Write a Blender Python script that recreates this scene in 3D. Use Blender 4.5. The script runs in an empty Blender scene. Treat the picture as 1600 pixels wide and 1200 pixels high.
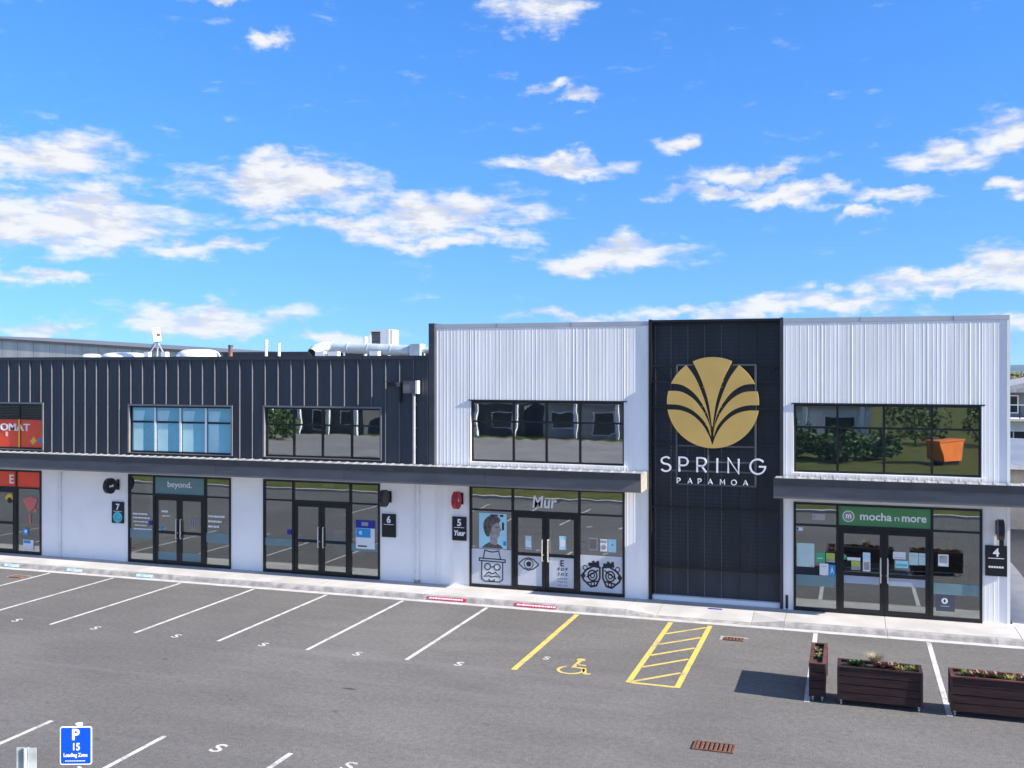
import bpy, bmesh, math, random
from mathutils import Vector, Matrix
random.seed(7)
R = math.radians
sc = bpy.context.scene
C = sc.collection

# ------------------------------------------------------------------ camera
cam = bpy.data.cameras.new('camera'); camo = bpy.data.objects.new('camera', cam); C.objects.link(camo)
sc.camera = camo
camo.location = (0, 0, 6.4); camo.rotation_euler = (R(90), 0, R(18.5))
cam.sensor_width = 36; cam.lens = 35.74; cam.shift_y = -0.01425
cam.clip_start = 0.1; cam.clip_end = 20000
sc.render.resolution_x = 1024; sc.render.resolution_y = 768

# ------------------------------------------------------------------ light, sky, exposure
SUN_DIR = Vector((1.0, -0.08, 0.52)).normalized()          # towards the sun
SUN_EL = math.asin(SUN_DIR.z); SUN_AZ = math.atan2(SUN_DIR.x, SUN_DIR.y)
sl = bpy.data.lights.new('sun', 'SUN'); sl.energy = 4.8; sl.angle = R(0.5); sl.color = (1, 0.94, 0.85)
so = bpy.data.objects.new('sun', sl); C.objects.link(so); so.location = (40, -10, 30)
so.rotation_euler = (-SUN_DIR).to_track_quat('-Z', 'Y').to_euler()
vs = sc.view_settings; vs.view_transform = 'Standard'; vs.look = 'None'; vs.exposure = 1.35; vs.gamma = 1; vs.use_curve_mapping = False
SKY_STRENGTH = 0.15

world = bpy.data.worlds.new('World'); sc.world = world; world.use_nodes = True
nt = world.node_tree; nt.nodes.clear()
class NG:
    """small helper for building node graphs"""
    def __init__(s, nt): s.nt = nt
    def n(s, t, **kw):
        o = s.nt.nodes.new(t)
        for k, v in kw.items(): setattr(o, k, v)
        return o
    def set(s, sock, v):
        if hasattr(v, 'is_output') or isinstance(v, bpy.types.NodeSocket): s.nt.links.new(v, sock)
        else: sock.default_value = v
    def m(s, op, a, b=None, c=None, clamp=False):
        o = s.n('ShaderNodeMath', operation=op); o.use_clamp = clamp
        s.set(o.inputs[0], a)
        if b is not None: s.set(o.inputs[1], b)
        if c is not None: s.set(o.inputs[2], c)
        return o.outputs[0]
    def vm(s, op, a, b=None, out=0):
        o = s.n('ShaderNodeVectorMath', operation=op); s.set(o.inputs[0], a)
        if b is not None: s.set(o.inputs[1], b)
        return o.outputs['Value'] if op in ('LENGTH', 'DOT_PRODUCT') else o.outputs[0]
    def comb(s, x, y, z):
        o = s.n('ShaderNodeCombineXYZ'); s.set(o.inputs[0], x); s.set(o.inputs[1], y); s.set(o.inputs[2], z); return o.outputs[0]
    def noise(s, vec, scale, detail=4, rough=.55, dist=0):
        o = s.n('ShaderNodeTexNoise'); s.set(o.inputs['Vector'], vec); o.inputs['Scale'].default_value = scale
        o.inputs['Detail'].default_value = detail; o.inputs['Roughness'].default_value = rough; o.inputs['Distortion'].default_value = dist
        return o.outputs['Fac'], o.outputs['Color']
    def ss(s, v, a, b, lo=0., hi=1., smooth=True):
        o = s.n('ShaderNodeMapRange'); o.interpolation_type = 'SMOOTHSTEP' if smooth else 'LINEAR'
        s.set(o.inputs[0], v); o.inputs[1].default_value = a; o.inputs[2].default_value = b
        o.inputs[3].default_value = lo; o.inputs[4].default_value = hi; return o.outputs[0]
    def mix(s, f, a, b, blend='MIX'):
        o = s.n('ShaderNodeMix', data_type='RGBA', blend_type=blend); s.set(o.inputs[0], f)
        for i, v in ((6, a), (7, b)):
            if isinstance(v, tuple) and len(v) == 3: v = v + (1,)
            s.set(o.inputs[i], v)
        return o.outputs[2]

g = NG(nt)
sky = g.n('ShaderNodeTexSky', sky_type='NISHITA'); sky.sun_disc = False
sky.sun_elevation = SUN_EL; sky.sun_rotation = SUN_AZ
sky.altitude = 0; sky.air_density = 1.0; sky.dust_density = 0.1; sky.ozone_density = 3.0
hs = g.n('ShaderNodeHueSaturation'); hs.inputs['Saturation'].default_value = 1.3; hs.inputs['Value'].default_value = .80
nt.links.new(sky.outputs[0], hs.inputs['Color'])
geo = g.n('ShaderNodeTexCoord')
dirv = g.vm('NORMALIZE', geo.outputs['Generated'])
sep = g.n('ShaderNodeSeparateXYZ'); nt.links.new(dirv, sep.inputs[0])
# clear air: the pale band at the horizon is thin, so the sky is read a little higher up
nt.links.new(g.vm('NORMALIZE', g.vm('ADD', g.vm('MULTIPLY', dirv, (1, 1, .85)), (0, 0, .20))), sky.inputs['Vector'])
# azimuth measured from +Y towards +X, elevation, in degrees
AZ = g.m('MULTIPLY', g.m('ARCTAN2', sep.outputs[0], sep.outputs[1]), 57.29578)
EL = g.m('MULTIPLY', g.m('ARCSINE', sep.outputs[2]), 57.29578)
P = g.comb(AZ, EL, 0.0)
wf, wc = g.noise(P, 0.22, 5, .6)
wv = g.vm('MULTIPLY', g.vm('SUBTRACT', wc, (.5, .5, .5)), (6.5, 4.2, 0))
PW = g.vm('ADD', P, wv)
# cumulus patches: azimuth, elevation, half widths (degrees), weight
clouds = [(-43.0, 10.8, 4.2, 1.9, 1), (-42.0, 7.6, 6.4, 2.2, 1), (-35.2, 6.4, 2.9, .7, .9), (-39.6, 8.7, 1.5, .6, .86),
 (-31.0, 9.9, 5.2, 2.1, 1), (-22.5, 8.9, 5.0, 1.8, 1), (-27.5, 7.7, 4, .9, .86), (-31.5, 11.3, 2, .8, .86),
 (-35.3, 2.7, 4.6, 1.1, .95), (-12.7, 6.2, 4.1, 1.2, 1), (-14.7, 14.8, 1.1, .7, .86), (-16.3, 15.4, 1.1, .5, .86),
 (-3.0, 9.3, 3.0, .75, .9), (-5.2, 10.7, 3.2, .7, .86), (-7.0, 9.9, 3.4, .6, .86), (-15.6, 11.5, 3.6, .75, .86),
 (-9.2, 12.7, 1.3, .7, .86), (4.7, 11.1, 2.8, 1.1, .9), (7.6, 12.2, 1.7, 1.2, .9), (2.0, 9.2, 2.4, .55, .86),
 (-.6, 3.6, 3.6, .8, .9), (3.9, 4.4, 4.0, .9, .9), (8.0, 5.2, 3.0, 1.5, 1), (-15, 3.1, 3.6, .6, .86), (-8, 3.2, 4.4, .7, .86), (-4, 3.4, 4, .7, .86),
 (-17.4, 19.8, 2.8, 1.4, .85), (-32.0, 17.8, 1.6, .7, .86), (-35, 19.4, 1.4, .5, .86), (-43.2, 4.7, 3.2, .6, .86),
 (0.2, 8.3, 1.3, .4, .86), (-21.9, 7.3, 4.8, .7, .86), (8.0, 9.5, 1.4, .6, .86), (-43, 2.4, 3, .6, .86), (-28, 1.8, 3, .5, .86), (9, 2.2, 3.5, .9, .86)]
acc = None
for az, el, rx, ry, w in clouds:
    d = g.vm('LENGTH', g.vm('MULTIPLY', g.vm('SUBTRACT', PW, (az, el, 0)), (1 / (rx * 1.15), 1 / (ry * .85), 0)))
    v = g.ss(d, 1.55, 0.1, 0, w)
    acc = v if acc is None else g.m('MAXIMUM', acc, v)
# sky goes on all round, extra cloud added outside this list to light walls
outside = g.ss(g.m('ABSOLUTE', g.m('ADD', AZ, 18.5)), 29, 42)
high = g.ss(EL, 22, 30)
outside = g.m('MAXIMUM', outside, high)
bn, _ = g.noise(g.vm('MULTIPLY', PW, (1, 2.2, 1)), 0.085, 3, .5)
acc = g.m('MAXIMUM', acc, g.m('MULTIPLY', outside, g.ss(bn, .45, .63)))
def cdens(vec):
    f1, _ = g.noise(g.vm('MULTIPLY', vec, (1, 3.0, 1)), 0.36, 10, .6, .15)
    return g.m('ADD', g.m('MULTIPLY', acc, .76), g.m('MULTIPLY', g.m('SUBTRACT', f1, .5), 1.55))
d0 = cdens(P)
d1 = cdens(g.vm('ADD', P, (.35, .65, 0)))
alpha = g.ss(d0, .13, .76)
alpha = g.m('MULTIPLY', alpha, g.ss(EL, -.5, 1.2))
lit = g.ss(g.m('SUBTRACT', d0, d1), -.22, .16)
ccol = g.mix(lit, (1.85, 1.93, 2.12), (2.5, 2.5, 2.5))
skyt = g.mix(1.0, hs.outputs[0], (1.0, .86, 1.0), 'MULTIPLY')
skyc = g.mix(g.m('MULTIPLY', alpha, .96), skyt, ccol)
bg = g.n('ShaderNodeBackground'); bg.inputs['Strength'].default_value = SKY_STRENGTH
nt.links.new(skyc, bg.inputs['Color'])
wo = g.n('ShaderNodeOutputWorld'); nt.links.new(bg.outputs[0], wo.inputs['Surface'])

# ------------------------------------------------------------------ materials
MATS = {}
def mat(name, col, rough=.6, metal=0., var=.06, scale=3., bump=0., bscale=40., spec=.5, coord='Object', detail=5, stretch=(1, 1, 1), coat=0., col2=None):
    if name in MATS: return MATS[name]
    m = bpy.data.materials.new(name); m.use_nodes = True; MATS[name] = m
    t = m.node_tree; b = t.nodes['Principled BSDF']; q = NG(t)
    tc = q.n('ShaderNodeTexCoord') if coord != 'World' else q.n('ShaderNodeNewGeometry')
    vec = tc.outputs['Position'] if coord == 'World' else tc.outputs['Object']
    vec = q.vm('MULTIPLY', vec, stretch)
    f, _ = q.noise(vec, scale, detail)
    c2 = col2 if col2 else tuple(min(1, c * (1 + 2.2 * var)) for c in col)
    c1 = col if col2 else tuple(c * (1 - 2.2 * var) for c in col)
    q.set(b.inputs['Base Color'], q.mix(q.ss(f, .3, .7), c1, c2))
    q.set(b.inputs['Roughness'], q.ss(f, .2, .8, max(0, rough - .07), min(1, rough + .07), False))
    b.inputs['Metallic'].default_value = metal; b.inputs['Specular IOR Level'].default_value = spec
    if coat: b.inputs['Coat Weight'].default_value = coat
    if bump:
        bn = q.n('ShaderNodeBump'); bn.inputs['Strength'].default_value = bump; bn.inputs['Distance'].default_value = .02
        fb, _ = q.noise(vec, bscale, 3); t.links.new(fb, bn.inputs['Height']); t.links.new(bn.outputs[0], b.inputs['Normal'])
    return m
def glassmat(name, tint, refl, wav=.002, wscale=1.3):
    m = bpy.data.materials.new(name); m.use_nodes = True; MATS[name] = m
    t = m.node_tree; t.nodes.clear(); q = NG(t)
    out = q.n('ShaderNodeOutputMaterial'); tr = q.n('ShaderNodeBsdfTransparent'); tr.inputs[0].default_value = tint + (1,)
    gl = q.n('ShaderNodeBsdfGlossy'); gl.inputs['Roughness'].default_value = .006; gl.inputs[0].default_value = (.93, .96, .97, 1)
    ge = q.n('ShaderNodeNewGeometry'); f, _ = q.noise(ge.outputs['Position'], wscale, 2)
    bn = q.n('ShaderNodeBump'); bn.inputs['Strength'].default_value = 1; bn.inputs['Distance'].default_value = wav
    t.links.new(f, bn.inputs['Height']); t.links.new(bn.outputs[0], gl.inputs['Normal'])
    fr = q.n('ShaderNodeFresnel'); fr.inputs[0].default_value = 1.6
    fac = q.m('ADD', q.m('MULTIPLY', fr.outputs[0], .6), refl, clamp=True)
    mx = q.n('ShaderNodeMixShader'); t.links.new(fac, mx.inputs[0]); t.links.new(tr.outputs[0], mx.inputs[1]); t.links.new(gl.outputs[0], mx.inputs[2])
    t.links.new(mx.outputs[0], out.inputs[0]); return m
glass = glassmat('tinted_glass', (.74, .80, .80), .23, .0022, .6)
glass_wavy = glassmat('wavy_glass', (.74, .78, .80), .28, .0018, 1.0)
M_dark = mat('dark_steel_cladding', (.037, .044, .054), .42, .0, .10, 1.2, .12, 6, .5, 'World', stretch=(1.5, 1, .25))
M_seam = mat('dark_steel_seam', (.10, .105, .12), .38, .0, .05, 3, spec=.6)
M_fascia = mat('charcoal_fascia', (.15, .142, .138), .5, .0, .07, .8, .04, 30, .4, 'World', stretch=(1, 1, 4))
M_cap = mat('charcoal_flashing', (.035, .037, .043), .45, 0, .08, 2, spec=.5, coord='World')
M_tower = mat('charcoal_tower_panel', (.034, .040, .047), .5, .0, .12, 1.1, .06, 9, .4, 'World', stretch=(1.5, 1, .4))
M_black = mat('black_aluminium', (.008, .008, .009), .35, 0, .1, 4, spec=.45)
M_blackpaint = mat('black_sign_paint', (.006, .006, .007), .4, 0, .1, 6)
M_gold = mat('gold_sign_paint', (.62, .405, .11), .45, .0, .03, 1.5, spec=.5, coord='World')
M_white = mat('white_steel_cladding', (.93, .905, .86), .42, 0, .035, 1.1, .03, 8, .5, 'World', stretch=(2.5, 1, .3))
M_plaster = mat('white_painted_wall', (.95, .92, .87), .7, 0, .012, 1.3, .05, 30, .3, 'World')
M_sign_white = mat('white_lettering', (.86, .86, .86), .45, 0, .01, 5)
M_silver = mat('brushed_steel', (.70, .67, .61), .34, .6, .05, 8)
M_galv = mat('galvanised_steel', (.60, .63, .66), .40, .45, .12, 5, .05, 20)
M_galv2 = mat('galvanised_duct', (.55, .62, .62), .42, .35, .08, 2.2, .03, 20)
M_concrete = mat('pale_footpath_concrete', (.47, .45, .425), .85, 0, .05, 1.1, .12, 70, .2, 'World', 8)
M_kerb = mat('kerb_concrete', (.32, .305, .285), .85, 0, .13, 3.5, .15, 60, .2, 'World', 8)
M_gutter = mat('gutter_concrete', (.48, .46, .44), .85, 0, .07, 2.2, .12, 60, .2, 'World', 8)
M_slab = mat('roof_membrane', (.22, .22, .23), .8, 0, .1, 1)
M_int_wall = mat('interior_wall_paint', (.62, .63, .62), .8, 0, .03, 1)
M_int_dark = mat('interior_carpet', (.13, .12, .115), .9, 0, .1, 5)
M_wht = mat('white_plastic', (.80, .80, .79), .45, 0, .03, 4)
M_blackrub = mat('black_rubber', (.015, .015, .015), .7, 0, .1, 9)

def asphalt():
    m = bpy.data.materials.new('car_park_asphalt'); m.use_nodes = True; t = m.node_tree; b = t.nodes['Principled BSDF']; q = NG(t)
    ge = q.n('ShaderNodeNewGeometry'); p = ge.outputs['Position']
    big, _ = q.noise(p, .16, 4, .5, .4); mid, _ = q.noise(q.vm('MULTIPLY', p, (.5, 1.6, 1)), .9, 6, .62); fine, _ = q.noise(p, 46, 3, .7); st, _ = q.noise(p, 1.7, 3, .5, 1.2)
    c = q.mix(q.ss(big, .3, .72), (.128, .121, .115), (.168, .160, .152))
    c = q.mix(q.ss(mid, .38, .72, 0, .45), c, (.108, .103, .100))
    mot, _ = q.noise(p, 9, 4, .65); c = q.mix(q.ss(mot, .32, .68, 0, 1), q.mix(1., c, (.87, .87, .87), 'MULTIPLY'), q.mix(1., c, (1.12, 1.12, 1.12), 'MULTIPLY'))
    c = q.mix(q.ss(fine, .36, .66, 0, 1), q.mix(1., c, (.66, .66, .66), 'MULTIPLY'), q.mix(1., c, (1.34, 1.33, 1.32), 'MULTIPLY'))
    sp, _ = q.noise(p, 130, 2, .5); c = q.mix(q.ss(sp, .70, .78, 0, .7), c, (.42, .41, .40))
    c = q.mix(q.ss(st, .66, .78, 0, .42), c, (.07, .066, .064))
    dr, _ = q.noise(p, 3.1, 2, .4); c = q.mix(q.ss(dr, .735, .78, 0, .5), c, (.06, .056, .053))
    # long faint tyre sweeps along the aisle
    wv, _ = q.noise(q.vm('MULTIPLY', p, (.05, 1.1, 1)), 1.4, 3, .5, .3); c = q.mix(q.ss(wv, .58, .75, 0, .25), c, (.20, .195, .192))
    q.set(b.inputs['Base Color'], c); b.inputs['Roughness'].default_value = .88; b.inputs['Specular IOR Level'].default_value = .22
    bn = q.n('ShaderNodeBump'); bn.inputs['Strength'].default_value = .5; bn.inputs['Distance'].default_value = .012
    t.links.new(fine, bn.inputs['Height']); t.links.new(bn.outputs[0], b.inputs['Normal']); return m
M_asphalt = asphalt()
def paint(name, col, wear=.58):
    m = bpy.data.materials.new(name); m.use_nodes = True; t = m.node_tree; b = t.nodes['Principled BSDF']; q = NG(t)
    ge = q.n('ShaderNodeNewGeometry'); p = ge.outputs['Position']
    f, _ = q.noise(p, 30, 5, .7); f2, _ = q.noise(p, 2.2, 4, .6)
    w = q.ss(q.m('ADD', q.m('MULTIPLY', f, .6), q.m('MULTIPLY', f2, .5)), wear, wear + .10, 0, .75)
    q.set(b.inputs['Base Color'], q.mix(w, q.mix(q.ss(f2, .3, .7), tuple(x * .86 for x in col), col), (.2, .195, .19)))
    b.inputs['Roughness'].default_value = .8; return m
M_line = paint('white_road_paint', (.64, .63, .60), .53); M_line_old = paint('worn_white_road_paint', (.6, .59, .57), .53)
M_yellow = paint('yellow_road_paint', (.76, .53, .10), .535)

# ------------------------------------------------------------------ mesh helpers
ORG = {}
class MB:
    def __init__(s): s.v = []; s.f = []
    def quad(s, a, b, c, d):
        i = len(s.v); s.v += [a, b, c, d]; s.f.append((i, i + 1, i + 2, i + 3)); return s
    def box(s, x0, x1, y0, y1, z0, z1):
        i = len(s.v)
        s.v += [(x, y, z) for z in (z0, z1) for y in (y0, y1) for x in (x0, x1)]
        for q in ((0, 2, 3, 1), (4, 5, 7, 6), (0, 1, 5, 4), (2, 6, 7, 3), (0, 4, 6, 2), (1, 3, 7, 5)): s.f.append(tuple(i + k for k in q))
        return s
    def tube(s, pts, r, n=10, cap=True):
        pts = [Vector(p) for p in pts]; rings = []
        rr = r if isinstance(r, (list, tuple)) else [r] * len(pts)
        for k, p in enumerate(pts):
            d = (pts[min(k + 1, len(pts) - 1)] - pts[max(k - 1, 0)]).normalized()
            u = d.cross(Vector((0, 0, 1)) if abs(d.z) < .95 else Vector((1, 0, 0))).normalized(); w = d.cross(u).normalized()
            rings.append(len(s.v))
            for j in range(n):
                a = 2 * math.pi * j / n; s.v.append(tuple(p + (u * math.cos(a) + w * math.sin(a)) * rr[k]))
        for k in range(len(pts) - 1):
            for j in range(n):
                s.f.append((rings[k] + j, rings[k] + (j + 1) % n, rings[k + 1] + (j + 1) % n, rings[k + 1] + j))
        if cap:
            s.f.append(tuple(rings[0] + j for j in reversed(range(n)))); s.f.append(tuple(rings[-1] + j for j in range(n)))
        return s
    def prism(s, poly, y0, y1):
        """polygon in (x, z), extruded from y0 (front) to y1"""
        n = len(poly); i = len(s.v)
        s.v += [(x, y0, z) for x, z in poly] + [(x, y1, z) for x, z in poly]
        s.f.append(tuple(i + k for k in range(n))); s.f.append(tuple(i + n + k for k in reversed(range(n))))
        for k in range(n): s.f.append((i + k, i + (k + 1) % n, i + n + (k + 1) % n, i + n + k))
        return s
    def flat(s, poly, z):
        i = len(s.v); s.v += [(x, y, z) for x, y in poly]; s.f.append(tuple(i + k for k in range(len(poly)))); return s
    def slab(s, poly, z0, z1):
        n = len(poly); i = len(s.v)
        s.v += [(x, y, z1) for x, y in poly] + [(x, y, z0) for x, y in poly]
        s.f.append(tuple(i + k for k in range(n))); s.f.append(tuple(i + n + k for k in reversed(range(n))))
        for k in range(n): s.f.append((i + k, i + n + k, i + n + (k + 1) % n, i + (k + 1) % n))
        return s
    def holes(s, x0, x1, z0, z1, hs, y0, y1):
        """vertical plate in XZ from y0 (front) to y1 (back) with rectangular holes, no inner faces"""
        xs = sorted({x0, x1} | {min(max(h[k], x0), x1) for h in hs for k in (0, 1)}); zs = sorted({z0, z1} | {min(max(h[k], z0), z1) for h in hs for k in (2, 3)})
        def solid(i, j):
            if i < 0 or j < 0 or i >= len(xs) - 1 or j >= len(zs) - 1: return False
            cx = (xs[i] + xs[i + 1]) / 2; cz = (zs[j] + zs[j + 1]) / 2
            return not any(h[0] < cx < h[1] and h[2] < cz < h[3] for h in hs)
        for i in range(len(xs) - 1):
            for j in range(len(zs) - 1):
                if not solid(i, j): continue
                a, b, c, d = xs[i], xs[i + 1], zs[j], zs[j + 1]
                s.quad((a, y0, c), (b, y0, c), (b, y0, d), (a, y0, d)); s.quad((b, y1, c), (a, y1, c), (a, y1, d), (b, y1, d))
                if not solid(i - 1, j): s.quad((a, y1, c), (a, y0, c), (a, y0, d), (a, y1, d))
                if not solid(i + 1, j): s.quad((b, y0, c), (b, y1, c), (b, y1, d), (b, y0, d))
                if not solid(i, j - 1): s.quad((a, y1, c), (b, y1, c), (b, y0, c), (a, y0, c))
                if not solid(i, j + 1): s.quad((a, y0, d), (b, y0, d), (b, y1, d), (a, y1, d))
        return s
    def mesh(s, name, org=(0, 0, 0)):
        me = bpy.data.meshes.new(name); ox, oy, oz = org
        me.from_pydata([(x - ox, y - oy, z - oz) for x, y, z in s.v], [], s.f); me.update(); return me
    def centre(s):
        return tuple((min(v[k] for v in s.v) + max(v[k] for v in s.v)) / 2 for k in range(2)) + (min(v[2] for v in s.v),)
def put(name, me, m, parent, org):
    if m is not None and not me.materials: me.materials.append(m)
    o = bpy.data.objects.new(name, me); C.objects.link(o)
    if parent is not None:
        o.parent = parent; po = ORG[parent.name]; o.location = tuple(a - b for a, b in zip(org, po))
    else: o.location = org
    ORG[o.name] = tuple(org); return o
def obj(name, mb, m, parent=None, smooth=False):
    org = mb.centre(); me = mb.mesh(name, org)
    if smooth:
        for p in me.polygons: p.use_smooth = True
        me.set_sharp_from_angle(angle=R(40))
    return put(name, me, m, parent, org)
def empty(name, loc):
    o = bpy.data.objects.new(name, None); C.objects.link(o); o.location = loc; o.empty_display_size = .2; ORG[o.name] = tuple(loc); return o
def tag(o, label, cat, group=None):
    o['label'] = label; o['category'] = cat
    if group: o['group'] = group
    return o
def struct(name, mb, m, smooth=False):
    o = obj(name, mb, m, None, smooth); o['kind'] = 'structure'; return o
def arc(cx, cz, r, a0, a1, n, rz=None):
    rz = r if rz is None else rz
    return [(cx + r * math.cos(R(a0 + (a1 - a0) * k / n)), cz + rz * math.sin(R(a0 + (a1 - a0) * k / n))) for k in range(n + 1)]
def ribbon(mb, pts, w, y0, y1, closed=False):
    """constant-width stroke along (x, z) points"""
    pts = [Vector(p) for p in pts]; n = len(pts); L = []; Rr = []
    for k in range(n):
        a = pts[(k - 1) % n] if (closed or k) else pts[0]; b = pts[(k + 1) % n] if (closed or k < n - 1) else pts[-1]
        d1 = (pts[k] - a); d2 = (b - pts[k])
        d1 = d1.normalized() if d1.length > 1e-6 else d2.normalized(); d2 = d2.normalized() if d2.length > 1e-6 else d1
        t = (d1 + d2); t = t.normalized() if t.length > 1e-6 else d1
        nn = Vector((-t.y, t.x)); sc_ = min(1.6, 1 / max(.4, nn.dot(Vector((-d1.y, d1.x)))))
        L.append(pts[k] + nn * w / 2 * sc_); Rr.append(pts[k] - nn * w / 2 * sc_)
    for k in range(n if closed else n - 1):
        j = (k + 1) % n; mb.prism([tuple(Rr[k]), tuple(Rr[j]), tuple(L[j]), tuple(L[k])], y0, y1)
    return mb
_fc = {}
def text_mb(txt, x, z, h, y, depth=.006, align='CENTER', bold=0., shear=0., sx=1., fit=None):
    """lettering standing in the XZ plane, cap height about h, baseline z, front face towards -Y"""
    cu = bpy.data.curves.new('lettering', 'FONT'); cu.body = txt; cu.size = h / .69; cu.extrude = depth / 2; cu.offset = bold; cu.shear = shear; cu.align_x = align; cu.resolution_u = 4
    o = bpy.data.objects.new('lettering', cu); C.objects.link(o)
    me = bpy.data.meshes.new_from_object(o.evaluated_get(bpy.context.evaluated_depsgraph_get()))
    if fit: w_ = [v.co.x for v in me.vertices]; sx = (fit[1] - fit[0]) / (max(w_) - min(w_)); x = fit[0] - min(w_) * sx
    mb = MB(); mb.v = [(x + v.co.x * sx, y - depth / 2 - v.co.z, z + v.co.y) for v in me.vertices]; mb.f = [tuple(p.vertices) for p in me.polygons]
    bpy.data.objects.remove(o); bpy.data.curves.remove(cu); bpy.data.meshes.remove(me); return mb
def join(*mbs):
    o = MB()
    for m in mbs:
        i = len(o.v); o.v += m.v; o.f += [tuple(k + i for k in f) for f in m.f]
    return o
def copy_tree(o, parent=None):
    c = o.copy(); C.objects.link(c); c.parent = parent
    for ch in list(o.children): copy_tree(ch, c)
    return c

# ================================================================== THE SETTING
FY = 27.5                                    # facade plane
def grass(name, c1, c2):
    return mat(name, c1, .9, 0, 0, .8, .5, 60, .1, 'World', 8, col2=c2)
M_grass = grass('mown_grass', (.075, .085, .02), (.13, .13, .035))
b = MB(); b.flat([(-4000, -4000), (4000, -4000), (4000, 6000), (-4000, 6000)], -.06); struct('ground', b, M_grass)
b = MB(); b.flat([(-70, 7.6), (40, 7.6), (40, 25.78), (-70, 25.78)], 0); carpark = struct('car_park', b, M_asphalt)
b = MB(); b.flat([(4.9, 25.78), (40, 25.78), (40, 46), (4.9, 46)], -.002); struct('side_driveway', b, M_asphalt)
# gutter channel, kerb and footpath, cast in lengths
fp = empty('footpath', (-10, 26.7, 0)); fp['kind'] = 'structure'
def kerb_h(x):
    """kerb height, dropped for the crossing beside the accessible bay"""
    return .126 - .096 * max(0., min(1., (x + 5.6) / .8, (-1.6 - x) / .8))
xs = [-48, -42.2, -36.4, -30.6, -27.4, -24.2, -21.0, -17.8, -14.6, -11.4, -8.2, -5.6, -4.8, -2.4, -1.6, .78, 3.75]
for k in range(len(xs) - 1):
    a, c = xs[k] + .005, xs[k + 1] - .005; z = .13 + random.uniform(-.001, .001); m_ = MB()
    for x in (a, c): m_.v += [(x, 26.16, 0), (x, 26.16, kerb_h(x) + .004), (x, 26.85, z), (x, 27.62, z), (x, 27.62, 0)]
    m_.f += [(k_, k_ + 1, k_ + 6, k_ + 5) for k_ in range(4)] + [(4, 0, 5, 9), (0, 4, 3, 2, 1), (5, 6, 7, 8, 9)]
    m_.f = [f[::-1] for f in m_.f]
    obj('slab', m_, M_concrete, fp)
obj('slab', MB().slab([(3.76, 26.16), (4.75, 26.16), (4.9, 26.5), (4.9, 41), (3.76, 41)], 0, .128), M_concrete, fp)
ks = [-48 + 2.4 * k for k in range(17)] + [-7.2, -5.6, -4.8, -2.4, -1.6, .8, 3.2, 4.8]
for x, x2 in zip(ks, ks[1:]):
    if x2 - x < .05: continue
    m_ = MB()
    for xx in (x + .004, x2 - .004):
        h = kerb_h(xx); m_.v += [(xx, yy, zz) for yy, zz in [(25.98, .012), (26.03, max(.014, h * .75)), (26.06, h), (26.152, h + .002), (26.152, 0), (25.98, 0)]]
    n = 6
    for k in range(n): m_.f.append((k, (k + 1) % n, n + (k + 1) % n, n + k))
    m_.f.append(tuple(range(n))); m_.f.append(tuple(reversed(range(n, 2 * n))))
    obj('kerb_stone', m_, M_kerb, fp); obj('gutter', MB().box(x + .003, x2 - .003, 25.74, 25.976, -.02, .009), M_gutter, fp)

# painted markings on the car park
def line(x0, y0, x1, y1, w, m, name='bay_line', z=.004):
    d = Vector((x1 - x0, y1 - y0)).normalized(); n = Vector((-d.y, d.x)) * w / 2
    return obj(name, MB().flat([(x0 - n.x, y0 - n.y), (x0 + n.x, y0 + n.y), (x1 + n.x, y1 + n.y), (x1 - n.x, y1 - n.y)][::-1], z), m, carpark)
for k, x in enumerate([-31.1, -28.7, -26.3, -23.9, -21.5, -19.06, -16.53, -14.15, -11.78, -9.3]):
    line(x, 25.7, x + random.uniform(-.02, .02), 20.5, .095, M_line)
for x in (-.84, 1.70): line(x, 25.7, x + .01, 20.35, .105, M_line)
for x in (-21.2, -18.7, -16.25, -13.82, -11.37, -8.87): line(x, 14.9, x, 9.7, .095, M_line)
line(-6.81, 25.7, -6.84, 20.55, .13, M_yellow)
line(-4.35, 25.66, -4.34, 20.45, .12, M_yellow, 'hatch_edge_line'); line(-3.36, 25.62, -3.34, 20.42, .12, M_yellow, 'hatch_edge_line')
line(-4.29, 20.47, -3.40, 20.45, .09, M_yellow, 'hatch_line')
for y in (20.53, 21.6, 22.55, 23.5, 24.5): line(-4.285, y, -3.425, y + .92, .085, M_yellow, 'hatch_line')
def ground_text(ch, x, y, h, m, rot=0, sx=1.):
    t = text_mb(ch, 0, 0, h, 0, .001, bold=.008, sx=sx * 1.05)
    mb = MB(); fs = [f for f in t.f if all(t.v[i][1] < -.0005 for i in f)]
    mb.v = [(x + v[0], y + v[2], .0045) for v in t.v]; mb.f = fs
    used = sorted({i for f in fs for i in f}); mp = {i: k for k, i in enumerate(used)}
    mb.v = [mb.v[i] for i in used]; mb.f = [tuple(mp[i] for i in f) for f in fs]
    return obj('bay_letter', mb, m, carpark)
for x in (-25.0, -22.6, -20.2, -17.75, -15.38, -12.98, -10.55, -8.1): ground_text('S', x, 20.45, .27, M_line_old if x not in (-12.98, -8.1) else M_line, sx=1.0)
ground_text('S', -6.42, 21.5, .22, M_line_old)
for x in (-10.15, -7.70): ground_text('S', x, 14.55, .33, M_line)
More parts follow.
